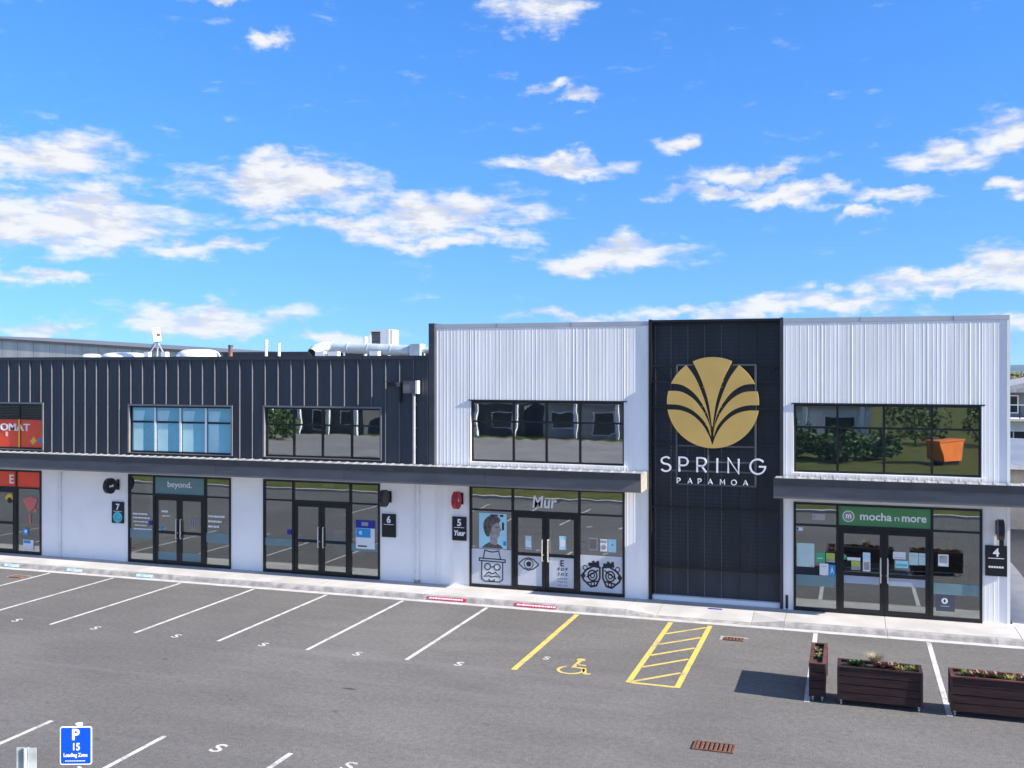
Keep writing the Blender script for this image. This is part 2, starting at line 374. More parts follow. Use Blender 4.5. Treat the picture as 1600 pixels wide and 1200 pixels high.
# accessible symbol (head, back, seat, leg, wheel)
def sym(pts, w, closed=False):
    mb = MB(); t = MB(); ribbon(t, pts, w, 0, .001, closed)
    for f in t.f:
        if all(abs(t.v[i][1]) < 1e-6 for i in f):
            i = len(mb.v); mb.v += [(t.v[k][0], t.v[k][2], .005) for k in f]; mb.f.append(tuple(range(i, i + len(f))))
    return mb
ox, oy = -5.93, 20.62
obj('wheelchair_symbol', join(sym(arc(ox + .25, oy + .30, .27, 125, 395, 14), .07), sym([(ox + .27, oy + .98), (ox + .25, oy + .52), (ox + .50, oy + .48), (ox + .60, oy + .12), (ox + .72, oy + .14)], .085),
    sym([(ox + .27, oy + .72), (ox + .48, oy + .70)], .07), MB().flat(arc(ox + .27, oy + 1.10, .1, 0, 345, 11), .005)), M_yellow, carpark)
# asphalt repairs, drain surrounds
M_patch = mat('asphalt_patch', (.075, .07, .068), .92, 0, .12, 6, .4, 70, .1, 'World')
obj('oil_mark', MB().flat(arc(-9.55, 18.28, .16, 0, 340, 13, .05), .0035), M_patch, carpark)
M_rust = mat('rusty_iron', (.16, .075, .05), .7, .2, .2, 12, .2, 60)
M_hole = mat('drain_pit_dark', (.012, .011, .01), .9)
def grate(x, y, w, d, label, bars, surround=False):
    t = tag(empty('drain_grate', (x, y, 0)), label, 'drain grate', 'drain grates in the car park')
    obj('pit', MB().flat([(x - w / 2, y - d / 2), (x + w / 2, y - d / 2), (x + w / 2, y + d / 2), (x - w / 2, y + d / 2)], .004), M_hole, t)
    f = MB(); s_ = .03
    for a in ((x - w / 2, x + w / 2, y - d / 2, y - d / 2 + s_), (x - w / 2, x + w / 2, y + d / 2 - s_, y + d / 2), (x - w / 2, x - w / 2 + s_, y - d / 2 + s_, y + d / 2 - s_), (x + w / 2 - s_, x + w / 2, y - d / 2 + s_, y + d / 2 - s_)): f.box(a[0], a[1], a[2], a[3], .002, .022)
    obj('rim', f, M_rust, t)
    for k in range(bars):
        bx = x - w / 2 + s_ + (w - 2 * s_) * (k + .5) / bars; bw = (w - 2 * s_) / bars * .29
        obj('bar', MB().box(bx - bw, bx + bw, y - d / 2 + s_, y + d / 2 - s_, .004, .02), M_rust, t)
    if surround:
        e = MB(); e.box(x - w / 2 - .1, x + w / 2 + .1, y + d / 2 + .004, y + d / 2 + .1, 0, .008); e.box(x - w / 2 - .1, x - w / 2 - .004, y - d / 2, y + d / 2, 0, .008); obj('concrete_surround', e, M_kerb, t)
grate(-2.22, 17.4, .68, .40, 'rusty barred drain grate in open asphalt nearest the camera', 8)
grate(-2.66, 24.5, .46, .26, 'small rusty drain grate between yellow hatching and first planter', 5, True)
grate(-24.4, 24.9, .46, .28, 'small rusty drain grate beside the far left bay line', 5, True)

# ================================================================== BUILDINGS
def ribbed_sheet(x0, x1, z0, z1, y=FY, pitch=.105, d=.0022, rib=.013):
    """one roll-formed sheet with raised ribs"""
    n = max(1, round((x1 - x0) / pitch)); p = (x1 - x0) / n; prof = [(x0, y)]
    for k in range(n):
        c = x0 + p * (k + .5) + random.uniform(-.012, .012); e = d * random.choice((.35, .7, .7, 1, 1, 1.5))
        prof += [(c - rib, y), (c - rib * .5, y - e), (c + rib * .5, y - e), (c + rib, y)]
    prof.append((x1, y)); prof = [(x0, y + .02)] + prof + [(x1, y + .02)]
    mb = MB(); mb.v = [(px, py, z) for z in (z0, z1) for px, py in prof]; m = len(prof)
    for k in range(m - 1): mb.f.append((k, k + 1, m + k + 1, m + k))
    return mb
def clad(parent, x0, x1, z0, z1, holes, m, width=.76, name='cladding_sheet', **kw):
    cuts = sorted({x0, x1} | {h[k] for h in holes for k in (0, 1) if x0 < h[k] < x1})
    for a, c in zip(cuts, cuts[1:]):
        n = max(1, round((c - a) / width))
        for k in range(n):
            p, q = a + (c - a) * k / n, a + (c - a) * (k + 1) / n; zz = [(z0, z1)]
            for h in holes:
                if h[0] < (p + q) / 2 < h[1]:
                    nz = []
                    for u, v in zz:
                        if h[3] <= u or h[2] >= v: nz.append((u, v)); continue
                        if h[2] > u: nz.append((u, h[2]))
                        if h[3] < v: nz.append((h[3], v))
                    zz = nz
            for u, v in zz:
                if v - u > .03: obj(name, ribbed_sheet(p + .001, q - .001, u, v, **kw), m, parent)
def pane(parent, x0, x1, z0, z1, y, m=None):
    return obj('pane', MB().box(x0 + .002, x1 - .002, y, y + .008, z0 + .002, z1 - .002), m or glass, parent)
def upper_window(parent, x0, x1, z0, z1, mull, zt, m=None, fr=None, y=FY + .045, t=.055):
    xs = [x0] + mull + [x1]; hs = []
    for k in range(len(xs) - 1):
        a = xs[k] + (t if k == 0 else t * .55); c = xs[k + 1] - (t if k == len(xs) - 2 else t * .55)
        hs += [(a, c, z0 + t, zt - .025), (a, c, zt + .025, z1 - t)]
    w = obj('window', MB().holes(x0, x1, z0, z1, hs, y, y + .09), fr or M_black, parent)
    return w, [pane(w, *h, y + .03, m) for h in hs], hs
def shopfront(parent, x0, x1, z0, z1, m1, m2, zt, m=None, y=FY - .035, t=.06, zmid=1.16):
    zd = zt - .06
    hs = [(x0 + t, m1 - t / 2, z0 + .09, zt - .025), (x0 + t, m1 - t / 2, zt + .025, z1 - t), (m2 + t / 2, x1 - t, z0 + .09, zt - .025), (m2 + t / 2, x1 - t, zt + .025, z1 - t), (m1 + t / 2, m2 - t / 2, zt + .03, z1 - t)]
    dh = (m1 + .05, m2 - .05, z0 + .012, zd)
    f = obj('shopfront', MB().holes(x0, x1, z0, z1, hs + [dh], y, y + .11), M_black, parent)
    ps = [pane(f, *h, y + .045, m) for h in hs]
    xm = (m1 + m2) / 2; doors = []
    for s_, (a, c) in ((-1, (dh[0] + .006, xm - .004)), (1, (xm + .004, dh[1] - .006))):
        st = .1
        ph = [(a + st, c - st, z0 + .14, zmid - .045), (a + st, c - st, zmid + .045, zd - .11)]
        d = obj('door', MB().holes(a, c, z0 + .02, zd - .008, ph, y + .018, y + .07), M_black, parent)
        dp = [pane(d, *h, y + .04, m) for h in ph]
        hx = xm - s_ * -1 * .085; yy = y - .045
        h = MB().tube([(hx, y + .02, zmid - .17), (hx, yy, zmid - .17), (hx, yy - .003, zmid - .13), (hx, yy - .003, zmid + .40), (hx, yy, zmid + .44), (hx, y + .02, zmid + .44)], .019, 8)
        obj('handle', h, M_silver, d, True)
        obj('lock', MB().tube([(hx - s_ * .02, y + .019, zmid), (hx - s_ * .02, y + .008, zmid)], .02, 10), M_silver, d)
        doors.append((d, dp, ph))
    return f, ps, hs, doors
def interior(parent, x0, x1, z0, z1, y0, y1, nm='interior_lining', m=None):
    b = MB()
    b.quad((x0, y1, z0), (x1, y1, z0), (x1, y1, z1), (x0, y1, z1)); b.quad((x0, y0, z0), (x0, y1, z0), (x0, y1, z1), (x0, y0, z1)); b.quad((x1, y1, z0), (x1, y0, z0), (x1, y0, z1), (x1, y1, z1))
    b.quad((x0, y0, z1), (x1, y0, z1), (x1, y1, z1), (x0, y1, z1))
    o = obj(nm, b, m or M_int_wall, parent)
    obj('interior_floor', MB().quad((x0, y0, z0), (x1, y0, z0), (x1, y1, z0), (x0, y1, z0)), M_int_dark, parent); return o
def shell(parent, x0, x1, z1, y1, m, zroof, y0=FY + .2):
    """sides, back and roof of a block"""
    b = MB(); b.box(x0, x0 + .12, y0, y1, 0, z1); b.box(x1 - .12, x1, y0, y1, 0, z1); b.box(x0 + .12, x1 - .12, y1 - .15, y1, 0, z1); obj('wall', b, m, parent)
    obj('roof', MB().box(x0 + .121, x1 - .121, y0, y1 - .151, zroof - .2, zroof), M_slab, parent)

# ---------------------------------------------------------------- dark seamed block (left)
DX0, DX1, DZ = -33.0, -11.74, 6.80
dark = tag(empty('shop_block', (-22, FY, 0)), 'long dark standing seam block with white ground floor, left of the ribbed white blocks', 'building')
W_up = [(-30.0, -25.89, 3.69, 5.23), (-22.35, -18.49, 3.70, 5.22), (-17.29, -13.33, 3.70, 5.23)]
W_lo = [(-30.2, -25.94, .13, 2.98), (-22.40, -18.51, .13, 2.99), (-17.34, -13.35, .13, 3.0)]
obj('wall', MB().holes(DX0, DX1, 3.1, 6.7, W_up, FY + .03, FY + .2), M_dark, dark)
obj('wall', MB().holes(DX0, -11.563, .1, 3.098, W_lo, FY, FY + .2), M_plaster, dark)
# flat pans between standing seams
pitch = .457; n = 46; sx0 = DX1 - .02
pan_cache = {}
def pan(x0, x1, z0, z1):
    key = (round(x1 - x0, 3), round(z1 - z0, 3))
    if key not in pan_cache:
        w, h = x1 - x0, z1 - z0; mb = MB(); prof = [(0, 0), (w * .25, .005), (w * .34, -.001), (w * .42, .005), (w * .62, .005), (w * .70, -.001), (w * .78, .005), (w, 0)]
        mb.v = [(a - w / 2, q, z) for z in (0, h) for a, q in prof]; m = len(prof)
        for k in range(m - 1): mb.f.append((k, k + 1, m + k + 1, m + k))
        pan_cache[key] = mb.mesh('panel')
    put('panel', pan_cache[key], M_dark, dark, ((x0 + x1) / 2, FY, z0))
seam_cache = {}
def seam(x, z0, z1):
    key = round(z1 - z0, 3)
    if key not in seam_cache:
        mb = MB(); h = z1 - z0; prof = [(-.017, .012), (-.017, -.030), (-.010, -.040), (.0, -.043), (.010, -.040), (.017, -.030), (.017, .012)]; m = len(prof)
        mb.v = [(a, q, z) for z in (0, h) for a, q in prof]
        for k in range(m - 1): mb.f.append((k, k + 1, m + k + 1, m + k))
        mb.f.append(tuple(range(m, 2 * m)))
        me = mb.mesh('seam')
        for p in me.polygons: p.use_smooth = True
        me.set_sharp_from_angle(angle=R(50)); seam_cache[key] = me
    put('seam', seam_cache[key], M_seam, dark, (x, FY, z0))
sxs = [DX1 - .05 - pitch * k for k in range(n)]
for k in range(n - 1):
    a, c = sxs[k + 1], sxs[k]
    segs = [(a, c)]
    for h in W_up:
        for e in (h[0] - .05, h[1] + .05):
            segs = [s for (p, q) in segs for s in (((p, e), (e, q)) if p < e < q else ((p, q),))]
    for p, q in segs:
        if q - p < .01: continue
        hit = [h for h in W_up if h[0] - .051 < (p + q) / 2 < h[1] + .051]
        pan(p, q, (hit[0][3] + .05) if hit else 3.15, 6.70)
for x in sxs:
    hit = [h for h in W_up if h[0] - .06 < x < h[1] + .06]; seam(x, hit[0][3] + .06 if hit else 3.15, 6.69)
obj('parapet_cap', MB().box(DX0, DX1 - .002, FY - .06, FY + .32, 6.70, 6.81), M_cap, dark)
shell(dark, DX0, DX1 - .21, 6.69, 44, M_dark, 6.45)
M_trim = mat('grey_window_trim', (.16, .16, .17), .4, 0, .05, 3)
for h in W_up:
    f = MB(); t = .05; f.holes(h[0] - t, h[1] + t, h[2] - .02, h[3] + t, [h], FY - .05, FY + .04); obj('window_flashing', f, M_trim, dark)
def even(a, c, n): return [a + (c - a) * k / n for k in range(1, n)]
wred, pred, hred = upper_window(dark, *W_up[0], [-29.0, -27.95, -26.93], 4.72)
M_film_blue = mat('blue_window_film', (.20, .50, .58), .3, 0, .05, .9, spec=.4, coord='World'); M_film_refl = mat('pane_reflection_tint', (.46, .72, .74), .3, 0, .04, 1.2, coord='World')
wblue, pblue, hblue = upper_window(dark, *W_up[1], even(-22.35, -18.49, 4), 4.70)
w6, p6, h6 = upper_window(dark, *W_up[2], even(-17.29, -13.33, 4), 4.70)
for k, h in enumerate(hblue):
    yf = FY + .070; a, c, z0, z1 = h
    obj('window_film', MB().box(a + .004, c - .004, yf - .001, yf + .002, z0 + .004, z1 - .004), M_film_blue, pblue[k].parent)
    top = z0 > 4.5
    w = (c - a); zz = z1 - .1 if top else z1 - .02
    obj('painted_reflection', MB().prism([(a + .05, z0 + .01), (a + .05 + w * .42, z0 + .01), (a + .05 + w * (.5 if top else .42), zz), (a + .05, zz)], yf - .004, yf - .0015), M_film_refl, pblue[k].parent)  # paler panel paints the reflection at the left of each pane
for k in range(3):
    x = even(-22.35, -18.49, 4)[k]; obj('mullion_strip', MB().box(x - .045, x + .03, FY + .030, FY + .0445, 3.76, 5.16), M_wht, wblue)
sfr = shopfront(dark, *W_lo[0], -29.0, -27.0, 2.37); sf7 = shopfront(dark, *W_lo[1], -21.40, -19.46, 2.36); sf6 = shopfront(dark, *W_lo[2], -16.29, -14.33, 2.37)
for k, (a, c) in enumerate(((-32.8, -24.6), (-24.4, -18.0), (-17.8, -12.2))):
    interior(dark, a, c, .135, 3.05, FY + .201, 32.2); interior(dark, a, c, 3.4, 6.2, FY + .201, 31.6)

# ---------------------------------------------------------------- white blocks
def white_block(x0, x1, up, lo, m1, m2, top, label, fin=None, mid=None, g=None):
    t = tag(empty('shop_block', ((x0 + x1) / 2, FY, 0)), label, 'building')
    obj('wall', MB().holes(x0, x1, .1, top - .12, [up, lo], FY + .021, FY + .2), M_plaster, t)
    clad(t, x0, x1, .16, top - .12, [(up[0] - .0, up[1] + .0, up[2], up[3]), (lo[0], lo[1], 0, lo[3])], M_white)
    for a, c in ((x0, lo[0]), (lo[1], x1)): obj('base_flashing', MB().box(a, c, FY - .022, FY + .0205, .10, .158), M_plaster, t)
    cp = MB(); cp.box(x0, x1, FY - .012, FY + .36, top - .118, top - .002); obj('parapet_cap', cp, mat('grey_parapet_flashing', (.52, .52, .53), .4, .3, .04, 1.2, coord='World', stretch=(.6, 1, 1)), t)
    obj('cap_joint', join(*[MB().box(x, x + .012, FY - .016, FY - .0122, top - .12, top) for x in (x0 + 1.9, x0 + 4.1)]), M_trim, t)
    w = upper_window(t, *up, [m1, (m1 + m2) / 2, m2], up[2] + (up[3] - up[2]) * .66, g, y=FY + .07)
    r = .0; f = MB()
    f.box(up[0] - .05, up[1] + .08, FY - .035, FY + .0, up[3] + .002, up[3] + .03); obj('head_flashing', f, M_black, t)
    f = MB(); f.box(up[0] - .05, up[1] + .05, FY - .07, FY - .018, up[2] - .03, up[2] - .002); obj('sill', f, M_white, t)
    s = shopfront(t, *lo, m1, m2, 2.36, g)
    shell(t, x0, x1, top - .125, 42, M_white, 7.2)
    interior(t, x0 + .13, x1 - .13, .135, 3.05, FY + .201, 32.2); interior(t, x0 + .13, x1 - .13, 3.4, 6.6, FY + .201, 31.6)
    return t, w, s
TOP = 7.74
mur, wmur, sf5 = white_block(-11.56, -5.27, (-10.47, -5.95, 3.74, 5.50), (-10.49, -5.93, .13, 3.05), -9.18, -7.22, TOP - .02, 'ribbed white block with eye clinic front, between dark seamed block and emblem tower', g=glass_wavy)
mocha, wmoc, sf4 = white_block(-1.71, 3.66, (-1.45, 3.03, 3.72, 5.50), (-1.45, 3.05, .13, 2.95), -.36, 1.90, TOP, 'ribbed white block with green cafe transom at the right end')
obj('end_fin', MB().box(-11.738, -11.562, FY - .10, FY + 1.5, 3.5, TOP + .005), M_cap, mur)
obj('corner_flashing', MB().box(3.60, 3.672, FY - .014, FY - .0045, .16, TOP - .13), M_white, mocha)

# ---------------------------------------------------------------- emblem tower
TY = FY + .11                                # the tower screen sits a little behind the white cladding
tw = tag(empty('sign_tower', (-3.5, TY, 0)), 'charcoal tower with mesh screen between the two white blocks', 'tower')
TX0, TX1 = -5.268, -1.712
obj('wall', MB().box(TX0, TX1, TY + .14, TY + .3, .13, 7.68), M_tower, tw)
shell(tw, TX0 + .001, TX1 - .001, 7.6, 42, M_tower, 7.2, TY + .301)
tseams = [-5.12, -4.69, -4.23, -3.78, -3.33, -2.88, -2.43, -1.9]
for a, c in zip([TX0 + .06] + tseams[1:-1], tseams[1:-1] + [TX1 - .06]):
    for z0, z1 in ((.25, 2.66), (2.68, 7.6)): obj('panel', MB().box(a + .008, c - .008, TY + .122, TY + .1395, z0, z1), M_tower, tw)
for x in tseams[:-1]: obj('seam', MB().box(x - .012, x + .012, TY + .085, TY + .1215, .25, 7.6), M_seam if x < -3 else M_cap, tw)
for x in (TX0, TX1 - .085): obj('fin', MB().box(x + .004, x + .081, FY - .03, TY + .139, .13 if x < -3 else .10, 7.76), M_black if x < -3 else M_cap, tw)
obj('parapet_cap', MB().box(TX0 + .087, TX1 - .089, TY - .10, TY + .45, 7.681, 7.745), M_black, tw)
for z in (6.49, 6.06, 5.36, 4.38, 2.66, 1.03): obj('rail', MB().box(TX0 + .087, TX1 - .089, TY - .06, TY - .02, z - .03, z + .03), M_blackpaint, tw)
for a, c in (((-5.1, 6.47), (-4.72, 6.08)), ((-1.86, 6.47), (-2.24, 6.08))): obj('brace', MB().tube([(a[0], TY - .01, a[1]), (c[0], TY - .01, c[1])], .014, 6), M_blackpaint, tw)
b = MB(); z = 1.10
while z < 7.62: b.box(TX0 + .087, TX1 - .089, TY - .008, TY - .002, z - .006, z + .006); z += .105
for x in (-5.0, -4.46, -4.0, -3.55, -3.1, -2.65, -2.2): b.box(x - .006, x + .006, TY - .0015, TY + .0035, 1.05, 7.65)
o = obj('mesh_screen', b, M_blackpaint, tw); o['kind'] = 'stuff'
obj('base_upstand', MB().box(TX0 + .09, TX1 - .09, TY - .05, TY + .12, .125, .245), M_plaster, tw)
obj('downpipe', MB().tube([(-1.62, TY - .1, .14), (-1.62, TY - .1, .5)], .04, 8), M_black, tw)

# emblem and lettering on its tube frame
sg = tag(empty('emblem_sign', (-3.53, TY - .2, 3.3)), 'gold leaf fan emblem over white SPRING PAPAMOA lettering on the charcoal tower', 'sign')
SCX, SCZ, SR = -3.53, 5.515, 1.215
def zt(px, pz):  # emblem outline units: circle centre (660,595), radius 283
    return (SCX + (px - 660) / 283 * SR, SCZ - (pz - 595) / 283 * SR)
def smooth_poly(pts, n=4):
    out = []
    for k in range(len(pts) - 1):
        p0 = pts[max(0, k - 1)]; p1 = pts[k]; p2 = pts[k + 1]; p3 = pts[min(len(pts) - 1, k + 2)]
        for j in range(n):
            t = j / n; out.append(tuple(.5 * (2 * p1[i] + (p2[i] - p0[i]) * t + (2 * p0[i] - 5 * p1[i] + 4 * p2[i] - p3[i]) * t * t + (3 * p1[i] - p0[i] - 3 * p2[i] + p3[i]) * t ** 3) for i in (0, 1)))
    return out + [pts[-1]]
def carc(a, c, n=14):
    """arc of the emblem circle between two outline points"""
    t0 = math.atan2(595 - a[1], a[0] - 660); t1 = math.atan2(595 - c[1], c[0] - 660)
    while t1 - t0 > math.pi: t1 -= 2 * math.pi
    while t0 - t1 > math.pi: t1 += 2 * math.pi
    return [(660 + 283 * math.cos(t0 + (t1 - t0) * k / n), 595 - 283 * math.sin(t0 + (t1 - t0) * k / n)) for k in range(n + 1)]
mir = lambda P: [(1318 - x, z) for x, z in P]
ctr_l = smooth_poly([(538, 340), (580, 425), (612, 510), (637, 600), (652, 700), (657, 745)])
petals = [carc((538, 340), (778, 340)) [:] + mir(ctr_l)[1:] + ctr_l[::-1][1:-1]]
up_l = smooth_poly([(497, 362), (552, 440), (592, 530), (622, 620), (645, 720), (652, 765)]); lo_l = smooth_poly([(400, 478), (470, 486), (540, 530), (592, 595), (632, 675), (650, 755)])
p_ = carc((400, 478), (497, 362), 8) + up_l[1:] + lo_l[::-1][:-1]; petals += [p_, mir(p_)[::-1]]
up_l = smooth_poly([(384, 524), (465, 529), (540, 572), (600, 645), (638, 725), (651, 785)]); lo_l = smooth_poly([(377, 608), (455, 612), (530, 640), (590, 690), (630, 745), (650, 805)])
p_ = carc((377, 608), (384, 524), 6) + up_l[1:] + lo_l[::-1][:-1]; petals += [p_, mir(p_)[::-1]]
up_l = smooth_poly([(381, 642), (460, 645), (530, 672), (590, 724), (633, 790), (658, 858)])
bot = [(660 + 283 * math.cos(R(a)), 595 - 283 * math.sin(R(a))) for a in [-10 - k * 160 / 30 for k in range(31)]]
petals.append(up_l + mir(up_l)[::-1][1:] + bot)
for p_ in petals:
    poly = [zt(*q) for q in p_]; bm = bmesh.new(); vs_ = [bm.verts.new((x, TY - .24, z)) for x, z in poly]; f = bm.faces.new(vs_)
    r = bmesh.ops.extrude_face_region(bm, geom=[f]); bmesh.ops.translate(bm, verts=[v for v in r['geom'] if isinstance(v, bmesh.types.BMVert)], vec=(0, .05, 0))
    bmesh.ops.recalc_face_normals(bm, faces=bm.faces); bmesh.ops.triangulate(bm, faces=[f_ for f_ in bm.faces if len(f_.verts) > 4])
    bm.verts.index_update(); mb = MB(); mb.v = [tuple(v.co) for v in bm.verts]; mb.f = [tuple(v.index for v in f_.verts) for f_ in bm.faces]; bm.free()
    obj('petal', mb, M_gold, sg)
bk = [(SCX + SR * .93 * math.cos(a * math.pi / 24), SCZ + SR * .93 * math.sin(a * math.pi / 24)) for a in range(48)]
obj('backing_disc', MB().prism(bk, TY - .185, TY - .165), M_blackpaint, sg)
for px, pz in ((600, 500), (718, 498), (596, 620), (715, 620), (615, 660), (700, 665), (620, 735), (692, 735), (725, 463)):
    x, z = zt(px, pz); obj('stud', MB().tube([(x, TY - .2, z), (x, TY - .186, z)], .012, 6), M_silver, sg)
M_frame = mat('grey_sign_frame', (.11, .115, .125), .45, .2, .05, 3)
fx0, fx1 = -4.50, -2.42
for x, z0, z1 in ((fx0, 3.33, 6.50), (fx1, 3.27, 6.50), (-3.66, 3.30, 4.36)): obj('frame_post', MB().box(x - .022, x + .022, TY - .15, TY - .11, z0, z1), M_frame, sg)
for z in (6.52, 4.34, 3.92, 3.66, 3.30): obj('frame_rail', MB().box(fx0 - (.2 if z in (3.66,) else .0), fx1 + .02, TY - .108, TY - .072, z - .02, z + .02), M_frame, sg)
# stroke letters: polylines in a unit cell, x to 1 wide scaled by w
def A_(cx, cz, r, a0, a1, n=8, rz=None): return arc(cx, cz, r, a0, a1, n, rz)
LET = {'S': [A_(.36, .745, .30, 35, 90, 4, .255) + A_(.34, .745, .30, 90, 270, 8, .235)[1:] + A_(.36, .255, .32, 90, -90, 8, .255)[1:] + A_(.34, .255, .32, 270, 205, 4, .255)[1:]],
 'P': [[(.1, 0), (.1, 1), (.42, 1)] + A_(.42, .72, .28, 90, -90, 8)[1:] + [(.1, .44)]], 'R': [[(.1, 0), (.1, 1), (.42, 1)] + A_(.42, .72, .28, 90, -90, 8)[1:] + [(.1, .44)], [(.4, .44), (.72, 0)]],
 'I': [[(.1, 0), (.1, 1)]], 'N': [[(.1, 0), (.1, 1), (.8, 0), (.8, 1)]], 'G': [A_(.52, .5, .5, 40, 360, 18) + [(.6, .5)]],
 'A': [[(0, 0), (.42, 1), (.84, 0)], [(.16, .34), (.68, .34)]], 'M': [[(.08, 0), (.08, 1), (.5, .35), (.92, 1), (.92, 0)]], 'O': [A_(.5, .5, .5, 0, 360, 20)]}
def stroke_letter(ch, x, z, h, w, y0, y1):
    mb = MB()
    for pl in LET[ch]: ribbon(mb, [(x + a * h, z + c * h) for a, c in pl], w, y0, y1)
    return mb
for ch, x in zip('SPRING', (-4.92, -4.46, -3.98, -3.45, -3.16, -2.56)): obj('letter', stroke_letter(ch, x, 3.645, .385, .044, TY - .20, TY - .155), M_sign_white, sg)
for ch, x in zip('PAPAMOA', (-4.49, -4.19, -3.93, -3.65, -3.34, -3.04, -2.73)): obj('letter', stroke_letter(ch, x, 3.335, .13, .022, TY - .19, TY - .155), M_sign_white, sg)

# ---------------------------------------------------------------- awnings
def awning(x0, x1, label):
    t = tag(empty('awning', ((x0 + x1) / 2, FY, 3.1)), label, 'awning'); yf = 26.60; zb, zt_ = 3.13, 3.60
    n = max(1, round((x1 - x0) / 4.6))
    for k in range(n):
        a, c = x0 + (x1 - x0) * k / n, x0 + (x1 - x0) * (k + 1) / n
        obj('fascia_panel', MB().box(a + .004, c - .004, yf, yf + .03, zb, zt_), M_fascia, t)
        obj('gutter_lip', MB().box(a + .003, c - .003, yf - .045, yf - .001, zt_ - .13, zt_ + .045), M_cap, t)
    b = MB(); m = int((x1 - x0) / .3); yb = FY - .052
    prof = []
    for k in range(m):
        u = x0 + .01 + (x1 - x0 - .02) * k / m; w = (x1 - x0 - .02) / m
        prof += [(u, 0), (u + w * .55, 0), (u + w * .65, .014), (u + w * .9, .014)]
    prof.append((x1 - .01, 0)); b.v = [(px, yf + .031, 3.545 + q) for px, q in prof] + [(px, yb, 3.61 + q) for px, q in prof]; L = len(prof)
    for k in range(L - 1): b.f.append((k, k + 1, L + k + 1, L + k))
    obj('roof_sheet', b, mat('awning_roof_steel', (.30, .30, .30), .55, 0, .06, 1.5, coord='World'), t)
    obj('soffit', MB().box(x0 + .02, x1 - .02, yf + .031, FY - .05, zb + .01, zb + .03), M_wht, t)
    for x in (x0, x1 - .02): obj('end_cap', MB().box(x, x + .018, yf + .031, FY - .05, zb, zt_), M_fascia if x == x0 else mat('sunlit_end_cap', (.27, .25, .215), .6, 0, .05, 3), t)  # right end cap coloured paler for the sunlight it catches
    return t
awning(-36, -5.30, 'long charcoal awning running over the doors left of the tower')
awn2 = awning(-1.90, 4.95, 'shorter charcoal awning over the green cafe front')
obj('bracket', MB().prism([(-1.6, 3.06), (-1.1, 3.128), (-1.6, 3.128)], 26.95, 27.3), M_wht, awn2)

# ================================================================== SHOP GRAPHICS
YG = FY - .035 + .045       # front of the lower glass
yd = FY - .003              # posters taped on the glass
def film(name, parent, poly, m, y=None): return obj(name, MB().prism(poly, (y or yd) , (y or yd) + .0025), m, parent)
def rect(a, c, z0, z1): return [(a, z0), (c, z0), (c, z1), (a, z1)]
def cl(name, col, rough=.45, var=.02): return mat(name, col, rough, 0, var, 4)
M_red = cl('red_window_film', (.92, .085, .025)); M_yel = cl('yellow_film', (.80, .50, .03)); M_teal = mat('teal_transom_film', (.135, .25, .25), .35, 0, .03, 1)
M_green = mat('green_transom_film', (.08, .27, .10), .35, 0, .03, 1); M_frost = mat('frosted_film', (.60, .62, .64), .55, 0, .03, 2)
M_paper = cl('white_paper', (.74, .76, .77)); M_cyan = cl('cyan_print', (.10, .52, .60)); M_lblue = cl('light_blue_print', (.42, .74, .82)); M_blue = cl('blue_print', (.02, .28, .62)); M_navy = cl('navy_print', (.01, .02, .30))
M_ink = cl('black_print', (.012, .012, .013)); M_grn = cl('green_print', (.05, .40, .20)); M_lime = cl('lime_print', (.42, .50, .10)); M_grey = cl('grey_print', (.32, .32, .33)); M_pgreen = cl('pale_green_board', (.50, .66, .62)); M_orange = cl('orange_print', (.75, .25, .04))
M_hair = mat('printed_hair', (.10, .085, .075), .5, 0, .3, 30, coord='World', stretch=(1, 1, .3)); M_skin = mat('printed_face', (.34, .30, .28), .5, 0, .12, 6, coord='World'); M_teal_band = mat('teal_grey_band', (.16, .26, .28), .4, 0, .05, 2)
M_pink = cl('pink_print', (.62, .16, .13))
# red shop (cut by the left frame edge)
for k, h in enumerate(hred):
    a, c, z0, z1 = h; yw = FY + .07
    if z0 < 4.5:
        film('red_film', wred, rect(a + .003, c - .003, z0 + .003, z1 - .003), M_red, yw)
    else:
        for j in range(8): obj('louvre', MB().box(a + .004, c - .004, yw - .012, yw - .004, z0 + .005 + j * .055, z0 + .052 + j * .055), M_black, wred)
obj('yellow_strip', MB().box(-26.965, -26.90, FY + .036, FY + .0445, 3.75, 4.70), M_yel, wred)
obj('lettering', text_mb('OMAT', 0, 4.31, .235, FY + .069, .012, 'RIGHT', bold=.008, fit=(-27.78, -26.5)), M_sign_white, wred)
obj('lettering', text_mb('E', -27.45, 4.12, .14, FY + .069, .006, 'RIGHT', bold=.006), M_sign_white, wred)
for poly, m in (([(-26.5, 3.95), (-26.36, 3.84), (-26.22, 3.98), (-26.34, 4.12)], M_yel), (arc(-26.06, 3.98, .09, 0, 345, 12), M_blue), ([(-26.06, 4.1), (-25.98, 4.16), (-25.96, 4.3), (-26.02, 4.26)], M_orange)): film('printed_shape', wred, poly, m, FY + .066)
f_, ps_, hs_, ds_ = sfr
for k in (1, 3, 4):
    a, c, z0, z1 = hs_[k]; film('red_film', f_, rect(a + .003, c - .003, z0 + .003, z1 - .003), M_red)
obj('lettering', text_mb('E', -27.12, 2.52, .28, yd - .002, .006, 'RIGHT', bold=.01), M_sign_white, f_)
a, c, z0, z1 = hs_[2]
for poly in ([(-26.75, 1.98), (-26.4, 2.1), (-26.1, 2.0), (-26.25, 1.7), (-26.45, 1.55), (-26.6, 1.72)], [(-26.5, 1.5), (-26.4, 1.5), (-26.38, 1.2), (-26.46, 1.15)], [(-26.3, 1.62), (-26.18, 1.55), (-26.1, 1.62), (-26.2, 1.72)]): film('printed_shape', f_, poly, M_pink)
